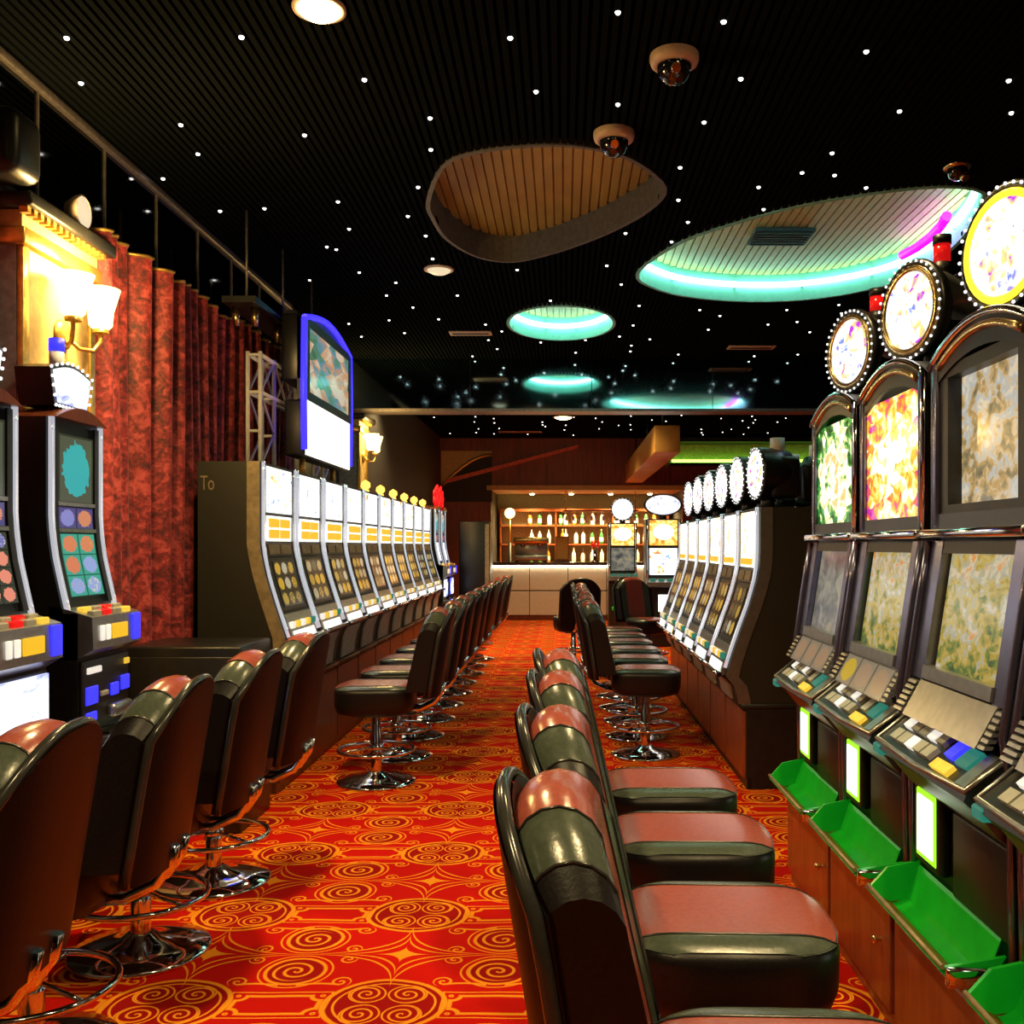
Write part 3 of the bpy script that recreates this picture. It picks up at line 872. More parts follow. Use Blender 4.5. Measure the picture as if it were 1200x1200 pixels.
# --- curved-front machine (long rows)
def curved_machine(w, H0, H1, fpts, back, glass, colour, z, band_m):
    """z: dict of levels; local +x is the front"""
    t = thing('slot_machine', 'x', 'slot machine')
    fx = curve_x(fpts)
    zs = [H0 + (H1 - H0) * k / 22 for k in range(23)]
    prof = [(fx(q) - .012, q) for q in zs] + [(back, H1), (back, H0)]
    MB().prism(prof, 'y', -w / 2, w / 2).build('cabinet', M['sideolive'], t)
    for s in (-1, 1):
        a0, a1 = (s * w / 2, s * (w / 2 + .006))
        band = [(fx(q) - .012, q) for q in zs] + [(fx(q) - .085, q) for q in reversed(zs)]
        MB().prism(band, 'y', min(a0, a1), max(a0, a1)).build('side_band', band_m, t)
        MB().tube([(fx(q) + .004, s * (w / 2 - .018), q) for q in zs if q > z['belly']], .011, 8).build('edge_chrome', M['edgechrome'], t)  # chrome tube whose shine is given as glow, not a lamp
        MB().tube([(fx(q) + .002, s * (w / 2 - .05), q) for q in zs if q > z['belly']], .008, 6).build('inner_trim', M['chrome'], t)
    i = w / 2 - .085
    slab(fx, z['glass0'], z['glass1'], -i, i).build('top_glass', glass, t)
    # yellow symbols 2 x 2 (or 2 x 3), each a piece
    n = z.get('sym', 2); zz0, zz1 = z['sym0'], z['sym1']
    slab(fx, zz0 - .01, zz1 + .01, -i, i, .002).build('symbol_panel', M['art_white2'], t)
    hh = (zz1 - zz0) / n
    for a in range(2):
        for c in range(n):
            y0 = -i + .04 + a * (i - .03)
            slab(fx, zz0 + c * hh + .006, zz0 + (c + 1) * hh - .006, y0, y0 + i - .07, .012, .01, 2).build('symbol', M['symyellow'], t)
    slab(fx, z['mid0'], z['mid1'], -i, i, .003).build('info_strip', M['blackplastic'], t)
    for a in range(2):
        y0 = -i + .03 + a * (i - .01)
        slab(fx, z['mid0'] + .012, z['mid1'] - .012, y0, y0 + i - .06, .010, .008, 2).build('info_card', M['beige'], t)
    slab(fx, z['reel0'], z['reel1'], -i, i, .001).build('reel_surround', M['blackplastic'], t)
    rs_ = slab(fx, z['reel0'] + .02, z['reel1'] - .02, -i + .05, i - .05, .006).build('reel_window', colour, t)
    # button deck
    dk = slab(fx, z['belly'], z['deck'], -i - .02, i + .02, .012, .03).build('button_deck', M['satin'], t)
    zz = z['belly'] + (z['deck'] - z['belly']) * .62
    for c in range(5):
        y = -i + .03 + c * (2 * i - .06) / 4
        m = [M['btnwhite'], M['btnyellow'], M['btnwhite'], M['btnyellow'], M['btnteal']][c]
        MB().box(fx(zz) + .008, fx(zz) + .034, y - .03, y + .03, zz - .02, zz + .02, bev=.005, seg=1).build('button', m, dk)
    slab(fx, z['belly'] + .012, z['belly'] + (z['deck'] - z['belly']) * .40, -i + .03, i - .03, .018, .012, 3).build('deck_glass', M['art_white'], dk)
    lip = [(fx(z['belly']) + .03, y, z['belly'] + .012) for y in (-w / 2 + .01, -w / 4, 0, w / 4, w / 2 - .01)]
    MB().tube(lip, .016, 8).build('deck_lip', M['chrome'], t)
    slab(fx, H0 + .012, z['belly'] - .025, -i + .04, i - .04, .006, .014, 3).build('tray_panel', M['greypanel'], t)
    return t

LZ = dict(belly=.86, deck=1.03, reel0=1.05, reel1=1.36, mid0=1.37, mid1=1.45, sym0=1.47, sym1=1.60, glass0=1.63, glass1=1.90, sym=2)
LF = [(.10, .60), (.12, .76), (.155, .86), (.13, .95), (.075, 1.12), (.025, 1.30), (.0, 1.46), (0, 1.7), (0, 1.92)]
def base_cabinet(w, d, h, m, label='x', knob=True, bodym=None):
    t = thing('base_cabinet', label, 'cabinet')
    MB().box(-d, -.02, -w / 2, w / 2, 0, h - .03).build('body', bodym or m, t)
    MB().box(-d, .015, -w / 2, w / 2, h - .03, h, bev=.008).build('top', bodym or m, t)
    dr = MB().box(-.02, 0, -w / 2 + .012, w / 2 - .012, .06, h - .045, bev=.004, seg=1).build('door', m, t)
    if knob:
        MB().lathe([(.001, .03), (.012, .026), (.013, .016), (.006, .008), (.006, 0)], 12, (0, w / 2 - .09, (h + .1) / 2), 'x').build('knob', M['brass'], dr)
    MB().box(-.05, -.03, -w / 2, w / 2, 0, .06).build('plinth', M['blackmetal'], t)
    return t

# long left row: ten machines, facing the aisle
src = curved_machine(.69, .60, 1.92, LF, -.37, M['art_white'], M['art_goldreel'], LZ, M['beige'])
used = []
for i in range(10):
    y = 5.65 + .72 * (i + .5)
    lb = 'curved slot machine in the long left row, %s from the camera end' % ORD[i] if i else 'curved slot machine with dark side panel facing the camera, first of the long left row'
    o = place(src, used, (-1.74, y, 0), 0, lb, 'curved slot machines in the long left row')
# amber lamps on the machines from the fifth on
for i in range(4, 10):
    lm = MB().lathe([(.03, 0), (.035, .012), (.02, .02), (.045, .05), (.04, .085), (.001, .11)], 14).build('top_lamp', M['amber'], used[i], (-.05, 0, 1.92))
cs = base_cabinet(.715, .42, .60, M['wooddark'], knob=False); cu = []
for i in range(10):
    place(cs, cu, (-1.63, 5.65 + .72 * (i + .5), 0), 0, 'red-brown wooden base under the %s machine of the long left row' % ORD[i], 'wooden bases of the long left row')
# the small lettering on the first side panel
fc = bpy.data.curves.new('lettering', 'FONT'); fc.body = 'To'; fc.size = .12; fc.extrude = .001
fo = bpy.data.objects.new('tmp_text', fc)
C.objects.link(fo)
dg = bpy.context.evaluated_depsgraph_get(); dg.update()
tm = bpy.data.meshes.new_from_object(fo.evaluated_get(dg)); bpy.data.objects.remove(fo)
tm.materials.clear(); tm.materials.append(M['beige'])
lo = link_mesh('lettering', tm, used[0], (-.355, -.348, 1.755), (pi / 2, 0, 0)); lo.scale = (.6, 1, 1)

# far right row: six machines with round toppers
RZ = dict(belly=.66, deck=.84, reel0=.86, reel1=1.20, mid0=1.21, mid1=1.29, sym0=1.31, sym1=1.36, glass0=1.37, glass1=1.64, sym=1)
RF = [(.13, .50), (.15, .60), (.20, .66), (.18, .74), (.11, .95), (.05, 1.12), (.005, 1.32), (0, 1.45), (0, 1.66)]
src = curved_machine(.62, .50, 1.66, RF, -.34, M['art_white2'], M['art_goldreel'], RZ, M['satin'])
MB().cyl((-.12, 0, 1.66), (-.12, 0, 1.74), .05, .035, 14).build('topper_neck', M['blackmetal'], src)
round_topper(src, -.05, 1.88, .165, .2, M['art_disc'], M['bulb'], R(8), bulbs=24)
MB().box(-.30, -.12, -.12, .12, 1.72, 1.98, bev=.03).build('topper_housing', M['blackplastic'], src)
MB().cyl((-.18, 0, 1.98), (-.18, 0, 2.10), .045, n=14).build('tower_lamp', M['white'], src)
src2 = src
used = []
for i in range(6):
    place(src, used, (1.15, 5.77 + .65 * (i + .5), 0), pi, 'slot machine with round bulb-ringed topper in the far right row, %s from the camera end' % ORD[i], 'slot machines in the far right row')
cs = base_cabinet(.645, .42, .50, M['wood'], knob=False, bodym=M['blackmetal']); cu = []
for i in range(6):
    place(cs, cu, (1.06, 5.77 + .65 * (i + .5), 0), pi, 'red-brown wooden base under the %s machine of the far right row' % ORD[i], 'wooden bases of the far right row')
# the row that stands back to back with it, facing the other way
for i in range(4):
    o = copy_tree(src2); o.location = (1.86, 6.2 + .65 * (i + .5), 0); o.rotation_euler = (0, 0, 0)
    o['label'] = 'dark slot machine seen from behind, %s of the row backing onto the far right row' % ORD[i]
    o['group'] = 'slot machines backing onto the far right row'
    b = base_cabinet(.645, .40, .50, M['blackmetal'], 'black base under the %s machine facing away at right' % ORD[i], knob=False)
    b.location = (1.93, 6.2 + .65 * (i + .5), 0); b['group'] = 'black bases of the machines facing away'

# --- near right machines: tall arched cabinets
def arch(w, z0, z1, rise, n=14, inset=0.0):
    h = w / 2 - inset
    pts = [(-h, z0 + inset), (h, z0 + inset)]
    for k in range(n + 1):
        y = h - 2 * h * k / n
        pts.append((y, z1 - inset + rise * (1 - (y / h) ** 2)))
    return pts

def ring_frame(outer, inner, x0, x1, mb):
    n = len(outer)
    v = [(x1, p[0], p[1]) for p in outer] + [(x1, p[0], p[1]) for p in inner] + [(x0, p[0], p[1]) for p in outer] + [(x0, p[0], p[1]) for p in inner]
    f = []
    for i in range(n):
        j = (i + 1) % n
        f += [(i, j, n + j, n + i), (2 * n + i, 3 * n + i, 3 * n + j, 2 * n + j), (i, 2 * n + i, 2 * n + j, j), (n + i, n + j, 3 * n + j, 3 * n + i)]
    mb.add(v, f)
    return mb

def rect(y0, y1, z0, z1, n=4):
    return [(y0, z0), (y1, z0), (y1, z1), (y0, z1)]

def tall_machine(label, loc, topart, mainart, inset_top, disc, ring, posters):
    w = .64
    t = thing('slot_machine', label, 'slot machine', loc, pi, 'tall slot machines in the near right row')
    # upper box
    MB().prism(arch(w, 1.47, 1.94, .08), 'x', -.5, -.05).build('upper_cabinet', M['blackplastic'], t)
    o_, i_ = arch(w, 1.47, 1.94, .08), arch(w, 1.47, 1.94, .05, inset=.05)
    ring_frame(o_, i_, -.06, 0, MB()).build('upper_bezel', M['blackplastic'], t)
    MB().tube([(.004, p[0] * .985, p[1]) for p in o_[1:]] , .011, 8).build('arch_trim', M['chrome'], t)
    MB().tube([(.0, p[0] * .93, p[1] - .03) for p in o_[3:-1]], .012, 8).build('arch_inner_trim', M['brass'], t)
    e = inset_top
    flat_panel(-.045 if e > .08 else -.012, -w / 2 + e, w / 2 - e, 1.50 + e * .4, 1.93 - e * .3).build('top_glass', topart, t)
    for s in (-1, 1):
        MB().box(-.012, .006, s * (w / 2 - .035) - .018, s * (w / 2 - .035) + .018, 1.48, 1.95, bev=.006).build('upper_side_trim', M['violet'], t)
    if e > .08:
        ring_frame(rect(-w / 2 + .05, w / 2 - .05, 1.5, 1.93), rect(-w / 2 + e, w / 2 - e, 1.50 + e * .4, 1.93 - e * .3), -.045, -.006, MB()).build('screen_frame', M['blackmetal'], t)
    # ledge
    MB().box(-.05, .035, -w / 2, w / 2, 1.452, 1.478, bev=.008).build('ledge', M['chrome'], t)
    # lower box, leaning face
    MB().prism([(-.5, .98), (.045, .98), (-.03, 1.452), (-.5, 1.452)], 'y', -w / 2, w / 2).build('lower_cabinet', M['blackplastic'], t)
    lf = lambda z: -.005 + (1.452 - z) * .15
    slab(lf, 1.10, 1.41, -w / 2 + .13, w / 2 - .10, -.012, .02, 2).build('main_screen', mainart, t)
    for s, ww in ((-1, .045), (1, .045)):
        y = s * (w / 2 - .055)
        slab(lf, 1.06, 1.445, y - ww, y + ww, .006, .04, 3).build('screen_pillar', M['violet'], t)
    slab(lf, 1.41, 1.445, -w / 2 + .1, w / 2 - .1, .004, .03, 2).build('screen_head', M['blackmetal'], t)
    slab(lf, 1.065, 1.10, -w / 2 + .1, w / 2 - .1, .012, .03, 2).build('screen_sill', M['satin'], t)
    for s in (-1, 1):
        MB().tube([(lf(q) + .012, s * (w / 2 - .006), q) for q in (1.445, 1.3, 1.15, 1.0)] + [(.06, s * (w / 2 - .006), .9), (.055, s * (w / 2 - .006), .7), (.05, s * (w / 2 - .006), .44)], .012, 8).build('edge_tube', M['violet'], t)
    # sloping info panel above the deck
    pf = lambda z: .055 + (1.06 - z) * .55
    slab(pf, .965, 1.06, -w / 2 + .10, w / 2 - .06, .01, .03, 2).build('info_panel', M['posters'] if posters else M['satin'], t)
    for k in range(6):
        slab(pf, .970 + k * .015, .978 + k * .015, -w / 2 + .025, -w / 2 + .085, .012, .02, 1).build('speaker_rib', M['satin'], t)
        slab(pf, .970 + k * .015, .978 + k * .015, w / 2 - .05, w / 2 - .015, .012, .02, 1).build('speaker_rib', M['satin'], t)
    # button deck
    dk = MB().prism([(-.02, .975), (.06, .955), (.155, .880), (.165, .857), (.14, .835), (.0, .785), (-.02, .785)], 'y', -w / 2 + .005, w / 2 - .005).build('button_deck', M['blackplastic'], t)
    MB().tube([(.06, -w / 2 + .01, .956), (.157, -w / 2 + .01, .879), (.162, 0, .871), (.157, w / 2 - .01, .879), (.06, w / 2 - .01, .956)], .008, 6).build('deck_trim', M['satin'], dk)
    dn = Vector((.075, 0, .095)).normalized(); du = Vector((.095, 0, -.075)).normalized()
    def on_deck(s, y, h): return Vector((.062, y, .9535)) + du * s + dn * h
    def key(s0, s1, y0, y1, h, m, nm='button'):
        v = [on_deck(s, y, q) for q in (0, h) for y in (y0, y1) for s in (s0, s1)]
        f = [(0, 2, 3, 1), (4, 5, 7, 6), (0, 1, 5, 4), (2, 6, 7, 3), (0, 4, 6, 2), (1, 3, 7, 5)]
        MB().add(v, f).build(nm, m, dk)
    for r_ in range(2):
        for c in range(5):
            y0 = -w / 2 + .09 + c * .058
            key(.014 + r_ * .05, .05 + r_ * .05, y0, y0 + .048, .014, M['btnkeys'] if (c + r_) % 3 else M['btnwhite'])
    key(.02, .07, .10, .15, .014, M['btnblue' if not posters else 'btnkeys']); key(.085, .115, .09, .19, .012, M['btnyellow']); key(.02, .075, .17, .24, .012, M['btnteal'])
    key(.012, .118, .255, .30, .01, M['satin'], 'deck_plate')
    MB().box(.13, .168, -w / 2 + .0, -w / 2 + .055, .838, .868, bev=.005, seg=1).build('deck_end_light', M['btnteal'], dk)
    # belly with bill slot
    MB().box(-.5, .03, -w / 2, w / 2, .40, .98).build('belly', M['blackplastic'], t)
    MB().prism([(.03, .79), (.13, .83), (.08, .77), (.03, .73)], 'y', -w / 2 + .06, w / 2 - .02).build('deck_bracket', M['wooddark'], t)
    b = MB().box(.03, .062, -.285, -.095, .545, .775, bev=.01).build('bill_surround', M['blackmetal'], t)
    MB().box(.055, .066, -.255, -.115, .565, .755, bev=.004, seg=1).build('bill_rim', M['billgreen'], b)
    MB().box(.06, .070, -.240, -.130, .58, .74, bev=.003, seg=1).build('bill_light', M['billlight'], b)
    MB().box(.03, .05, -.04, w / 2 - .02, .52, .74, bev=.008).build('belly_door', M['blackmetal'], t)
    # green coin tray: trough with raised ends
    tr = MB()
    P = [(.04, .52), (.075, .425), (.11, .41), (.145, .415), (.18, .455)]
    y0, y1 = -.30, .23
    tr.grid(lambda u, v: (P[0][0] + 0, 0, 0), 1, 1) if False else None
    n = len(P)
    for (ya, yb) in ((y0, y1),):
        v = [(p[0], ya, p[1]) for p in P] + [(p[0], yb, p[1]) for p in P] + [(p[0] + .006, ya, p[1] - .010) for p in P] + [(p[0] + .006, yb, p[1] - .010) for p in P]
        f = []
        for i in range(n - 1):
            f += [(i, i + 1, n + i + 1, n + i), (2 * n + i, 3 * n + i, 3 * n + i + 1, 2 * n + i + 1)]
        f += [(0, n, 3 * n, 2 * n), (n - 1, 3 * n - 1, 4 * n - 1, 2 * n - 1)]
        tr.add(v, f)
    tr.prism([(.035, .53), (.075, .42), (.14, .41), (.18, .455), (.13, .51)], 'y', y0 - .012, y0)
    tr.prism([(.035, .48), (.075, .42), (.14, .41), (.18, .455)], 'y', y1, y1 + .012)
    trg = tr.build('coin_tray', M['greentray'], t)
    MB().tube([(.183, y0 - .01, .456), (.183, y1 + .01, .456)], .007, 6).build('tray_lip', M['beige'], trg)
    MB().box(.06, .18, y1 + .012, y1 + .035, .415, .46, bev=.006).build('tray_end', M['chrome'], trg)
    MB().prism([(.03, .401), (.03, .42), (.10, .402), (.17, .435), (.12, .401)], 'y', y0, y1).build('tray_apron', M['wood'], t)
    # topper
    MB().cyl((-.16, 0, 2.0), (-.16, 0, 2.12), .05, .04, 14).build('topper_neck', M['blackmetal'], t)
    tp = round_topper(t, -.07, 2.195, .165, .05, disc, ring, R(17), bulbs=34)
    MB().lathe([(.001, -.30), (.065, -.30), (.075, -.28), (.075, -.18), (.062, -.15), (.075, -.11), (.085, -.04)], 24, (0, 0, .06), 'x').build('topper_drum', M['satin'], tp)
    c = MB().cyl((-.12, 0, .12), (-.12, 0, .165), .030, n=16).build('lamp_base', M['blackmetal'], tp)
    MB().cyl((-.12, 0, .165), (-.12, 0, .225), .027, n=16).build('tower_lamp', M['redlamp'], tp)
    MB().cyl((-.12, 0, .225), (-.12, 0, .255), .03, n=16).build('lamp_cap', M['blackmetal'], tp)
    return t

ringy = glow('topper_ring_yellow', (1, .72, .03), 1.6, sample=False)
tall = [(3.86, 'art_jungle', 'art_dim', .05, 'art_disc', M['brass'], True, 'tall slot machine with green jungle top glass, far end of the near right row'),
        (3.19, 'art_gold', 'art_field', .05, 'art_disc', M['brass'], True, 'tall slot machine with gold and orange top glass in the near right row'),
        (2.51, 'art_parch', 'art_field', .11, 'art_disc', ringy, False, 'tall slot machine with deep-framed parchment screens and yellow-ringed topper at right'),
        (1.83, 'art_parch', 'art_parch', .11, 'art_disc', ringy, False, 'tall slot machine mostly cut off by the right picture edge')]
for (y, a, b, e, d, rg, po, lb) in tall:
    tall_machine(lb, (1.06, y, 0), M[a], M[b], e, M[d], rg, po)
cs = base_cabinet(.665, .60, .40, M['wood']); cu = []
for y, nm in zip((3.86, 3.19, 2.51, 1.83), ('green jungle', 'gold and orange', 'yellow-ringed', 'cut-off')):
    place(cs, cu, (.955, y, 0), pi, 'red-brown wooden base cabinet with brass knob under the %s machine' % nm, 'wooden base cabinets of the near right row')

# --- near left machines: slim cabinets with crown toppers
def slim_machine(label, loc, belly, reel, group, topper=True, rz=0, crown=None):
    w = .42
    t = thing('slot_machine', label, 'slot machine', loc, rz, group)
    fpts = [(.065, 1.17), (.04, 1.28), (.012, 1.42), (0, 1.56), (0, 1.93)]
    fx = curve_x(fpts)
    zs = [1.17 + .76 * k / 14 for k in range(15)]
    MB().prism([(fx(q) - .012, q) for q in zs] + [(-.215, 1.93), (-.215, .66), (.11, .66), (.11, 1.0), (.11, 1.17)], 'y', -w / 2, w / 2).build('cabinet', M['blackplastic'], t)
    for s in (-1, 1):
        MB().tube([(fx(q) + .003, s * (w / 2 - .012), q) for q in zs], .012, 8).build('edge_trim', M['edgechrome'], t)
        slab(fx, 1.20, 1.92, min(s * (w / 2 - .025), s * (w / 2 - .06)), max(s * (w / 2 - .025), s * (w / 2 - .06)), .004).build('inner_bezel', M['blackmetal'], t)
    MB().prism([(-w / 2, 1.93)] + [(-w / 2 + w * k / 10, 1.93 + .055 * sin(pi * k / 10)) for k in range(1, 10)] + [(w / 2, 1.93)], 'x', -.21, .03).build('crown_cap', M['wooddark'], t)
    i = w / 2 - .07
    slab(fx, 1.60, 1.875, -i, i, .0, .01).build('upper_screen', M['art_teal'], t)
    slab(fx, 1.59, 1.605, -i - .01, i + .01, .006).build('screen_bar', M['satin'], t)
    slab(fx, 1.50, 1.585, -i, i, .0, .01).build('reel_strip', M['reels_red'], t)
    slab(fx, 1.485, 1.50, -i - .01, i + .01, .006).build('screen_bar', M['satin'], t)
    slab(fx, 1.23, 1.48, -i, i, .0, .01).build('reel_screen', reel, t)
    dk = MB().prism([(.0, 1.20), (.07, 1.185), (.165, 1.155), (.17, 1.03), (.10, .99), (.0, .99)], 'y', -w / 2, w / 2).build('button_deck', M['satin'], t)
    for c in range(4):
        for r_ in range(2):
            x0 = .085 + r_ * .04; y0 = -w / 2 + .04 + c * .085
            zt = 1.185 - (x0 - .07) * .316
            MB().box(x0, x0 + .03, y0, y0 + .065, zt - .014, zt + .012, bev=.004, seg=1).build('button', [M['btnyellow'], M['btnkeys'], M['redlamp'], M['btnkeys']][(c + r_) % 4], dk)
    for k, (a, b, m) in enumerate(((-.15, -.12, 'btnwhite'), (-.10, -.07, 'btnwhite'), (-.05, .08, 'symyellow'), (.13, .20, 'btnblue'))):
        MB().box(.165, .176, a, b, 1.06 if k < 3 else 1.04, 1.12 if k < 3 else 1.15, bev=.003, seg=1).build('deck_light', M[m], dk)
    if belly == 'display':
        MB().box(.11, .118, -w / 2 + .01, w / 2 - .01, .74, .985).build('belly_frame', M['blackmetal'], t)
        flat_panel(.13, -w / 2 + .02, w / 2 - .02, .75, .975).build('belly_display', M['art_blue'], t)
    else:
        MB().box(.11, .125, -w / 2 + .01, w / 2 - .01, .72, .985, bev=.006).build('belly_frame', M['blackmetal'], t)
        for (a, b, c, d, m) in ((-.17, -.06, .93, .955, 'btnwhite'), (-.18, -.09, .81, .88, 'btnblue'), (-.18, -.10, .745, .78, 'btnblue'), (.03, .09, .82, .87, 'btnblue'), (.12, .19, .83, .89, 'btnblue'), (-.06, .0, .83, .85, 'btnkeys'), (.15, .19, .935, .96, 'btnyellow')):
            MB().box(.122, .134, a, b, c, d, bev=.003, seg=1).build('belly_light', M[m], t)
        MB().box(.12, .16, .0, .17, .735, .79, bev=.015).build('coin_cup', M['satin'], t)
    ty = MB().prism([(.10, .66), (.10, .70), (.14, .69), (.24, .70), (.25, .73), (.265, .73), (.26, .66)], 'y', -w / 2, w / 2).build('coin_tray', M['satin'], t)
    MB().box(.13, .235, -w / 2 + .03, -.01, .70, .71).build('tray_plate', M['chrome'], ty)
    MB().tube([(.262, -w / 2, .73), (.262, w / 2, .73)], .008, 6).build('tray_lip', M['chrome'], ty)
    if topper:
        bw = [(-.13, 1.985), (.13, 1.985), (.15, 2.06), (.165, 2.13)] + [(.165 - .33 * k / 8, 2.13 + .035 * sin(pi * k / 8)) for k in range(1, 8)] + [(-.165, 2.13), (-.15, 2.06)]
        tp = MB().prism(bw, 'x', -.16, -.02).build('crown_topper', M['blackplastic'], t)
        v = [(-.015, p[0] * .92, 2.06 + (p[1] - 2.06) * .85) for p in bw]
        MB().add(v, [tuple(range(len(v)))], 0, False, [[(p[1] * 3 + .5, (p[2] - 1.98) * 5) for p in v]]).build('topper_glass', crown or M['art_blue'], tp)
        bl = MB()
        for k in range(len(bw)):
            p, q = bw[k], bw[(k + 1) % len(bw)]
            m_ = max(1, int(math.hypot(p[0] - q[0], p[1] - q[1]) / .026))
            for j in range(m_):
                f = j / m_
                bl.ball((-.014, p[0] + (q[0] - p[0]) * f, p[1] + (q[1] - p[1]) * f), .007, 6, 4)
        bl.build('bulb_ring', M['bulb'], tp)['kind'] = 'stuff'
        MB().cyl((-.1, 0, 1.95), (-.1, 0, 2.0), .05, n=12).build('topper_neck', M['wooddark'], t)
        MB().cyl((-.08, 0, 2.15), (-.08, 0, 2.22), .028, n=14).build('tower_lamp', M['white'], tp)
        MB().cyl((-.08, 0, 2.22), (-.08, 0, 2.27), .03, n=14).build('tower_cap', M['btnblue'], tp)
    return t
slim_machine('slim slot machine with white-blue belly display at the left picture edge', (-1.975, 3.33, 0), 'display', M['reels_dark'], 'slim slot machines in the near left row')
slim_machine('slim slot machine with teal oval on its upper screen, beside the curtain', (-1.975, 3.98, 0), 'lights', M['reels_green'], 'slim slot machines in the near left row')
cs = base_cabinet(.42, .28, .66, M['blackmetal'], knob=False); cu = []
for y, nm in ((3.33, 'white-blue belly display'), (3.98, 'teal oval screen')):
    place(cs, cu, (-1.90, y, 0), 0, 'black base under the slim machine with the %s' % nm, 'black bases of the near left row')

# two blue-lit machines after the long left row, with a red neon sign
for i, y in enumerate((13.35, 14.05)):
    slim_machine('slim blue-lit slot machine after the long left row, %s one' % ('nearer' if i == 0 else 'farther'), (-1.72, y, 0), 'display', M['art_blue'], 'blue-lit machines beyond the long left row', topper=False)
    b = base_cabinet(.42, .44, .66, M['blackmetal'], 'black base under the %s blue-lit machine' % ('nearer' if i == 0 else 'farther'), knob=False)
    b.location = (-1.65, y, 0); b['group'] = 'black bases of the blue-lit machines'
t = thing('neon_sign', 'red neon flower sign on top of the blue-lit machines', 'neon sign', (-1.78, 13.7, 1.93))
MB().box(-.03, .03, -.5, .5, 0, .05).build('base', M['blackmetal'], t)
for k in range(5):
    cy = -.38 + k * .19; cz = .17 + .06 * (k % 2)
    MB().tube([(.04, cy + .09 * cos(a) * (1 + .25 * cos(5 * a)), cz + .09 * sin(a) * (1 + .25 * cos(5 * a))) for a in [2 * pi * q / 30 for q in range(30)]], .016, 6, True).build('neon_flower', M['redneon'], t)
    MB().cyl((0, cy, .05), (.04, cy, cz), .006, n=6).build('stem', M['blackmetal'], t)

# black kiosk before the bar, left
t = thing('black_kiosk', 'tall black kiosk cabinet standing left of the bar', 'kiosk', (-1.33, 15.0, 0))
MB().box(-.23, .23, -.3, .3, .05, 1.80, bev=.015).build('cabinet', M['blackplastic'], t)
MB().box(.16, .22, -.31, -.30, .1, 1.76).build('edge_strip', M['beige'], t)
MB().box(-.2, .2, -.28, .28, 0, .05).build('plinth', M['blackmetal'], t)

# two machines facing the camera near the bar
def facing_machine(label, loc, w, sign, top):
    t = thing('slot_machine', label, 'slot machine', loc, -pi / 2, 'slot machines facing the camera by the bar')
    fx = curve_x([(.03, .95), (.01, 1.2), (0, 1.4), (0, 1.82)])
    MB().prism([(-.4, 0), (.08, 0), (.08, .8), (.02, .95), (-.01, 1.2), (-.01, 1.82), (-.4, 1.82)], 'y', -w / 2, w / 2).build('cabinet', M['blackplastic'], t)
    i = w / 2 - .05
    slab(fx, 1.44, 1.80, -i, i).build('top_glass', top, t)
    disc_face(.016, 0, 1.63, .11, ry=.15).build('top_emblem', M['lightbox'], t)
    slab(fx, 1.02, 1.40, -i, i).build('main_screen', M['art_white'] if sign == 'oval' else M['art_blue'] if False else M['art_dim'], t)
    for s in (-1, 1): MB().tube([(fx(q) + .01, s * (w / 2 - .02), q) for q in (.95, 1.1, 1.3, 1.5, 1.82)], .014, 6).build('edge_trim', M['chrome'], t)
    dk = MB().prism([(.0, .98), (.18, .92), (.18, .86), (.0, .82)], 'y', -w / 2, w / 2).build('button_deck', M['satin'], t)
    for c in range(4): MB().box(.07, .13, -i + c * .12, -i + c * .12 + .08, .945, .965).build('button', M['btnteal'], dk)
    MB().box(.08, .09, -.08, .08, .5, .74).build('bill_light', M['billlight'], t)
    MB().box(.08, .17, -i, i, .36, .42, bev=.01).build('coin_tray', M['greentray'], t)
    MB().cyl((-.1, 0, 1.82), (-.1, 0, 1.9), .05, n=12).build('topper_neck', M['blackmetal'], t)
    if sign == 'oval':
        o = MB().lathe([(.001, -.05), (.27, -.05), (.28, 0), (.25, .012)], 28, (0, 0, 0), 'x').build('oval_topper', M['blackplastic'], t, (-.05, 0, 2.02)); o.scale = (1, 1, .56)
        disc_face(.013, 0, 0, .25).build('topper_glass', M['ovalprint'], o)
    else:
        round_topper(t, -.05, 2.05, .2, .1, M['lightbox'], M['bulb'], bulbs=20)
    return t
redtop = art('top_glass_orange', [(.3, (.8, .12, .02)), (.45, (1, .45, .05)), (.55, (1, .8, .3)), (.7, (.9, .25, .03))], 1.6, 3)
facing_machine('slot machine facing the camera with round white topper, beside the bar counter', (1.0, 16.5, 0), .48, 'round', redtop)
facing_machine('slot machine facing the camera with oval sign topper, end of the far right row', (1.43, 14.0, 0), .50, 'oval', redtop)

# ------------------------------------------------------------------ jackpot sign on a truss above the long left row
t = thing('jackpot_sign', 'big jackpot screen with blue neon edge above white light box on left row', 'sign', (-1.74, 7.3, 1.92))
hw = .70
MB().box(-.16, 0, -hw, hw, .62, 1.06 + .02, bev=.02).build('screen_housing', M['blackplastic'], t)
archp = [(-hw, 1.05)] + [(-hw + 2 * hw * k / 12, 1.05 + .10 * sin(pi * k / 12)) for k in range(13)] + [(hw, 1.05)]
MB().prism(archp[1:-1], 'x', -.15, -.01).build('arched_cap', M['blackplastic'], t)
flat_panel(.008, -hw + .09, hw - .09, .56, 1.0).build('screen', M['art_sign'], t)
ring_frame(rect(-hw, hw, .50, 1.06), rect(-hw + .09, hw - .09, .56, 1.0), -.05, .014, MB()).build('screen_bezel', M['blackmetal'], t)
MB().tube([(.0, p[0], p[1]) for p in archp[1:-1]], .022, 8).build('neon_arch', M['ledblue'], t)
for s in (-1, 1): MB().tube([(.0, s * hw, .16), (.0, s * (hw + .02), .6), (.0, s * hw, 1.05)], .022, 8).build('neon_edge', M['ledblue'], t)
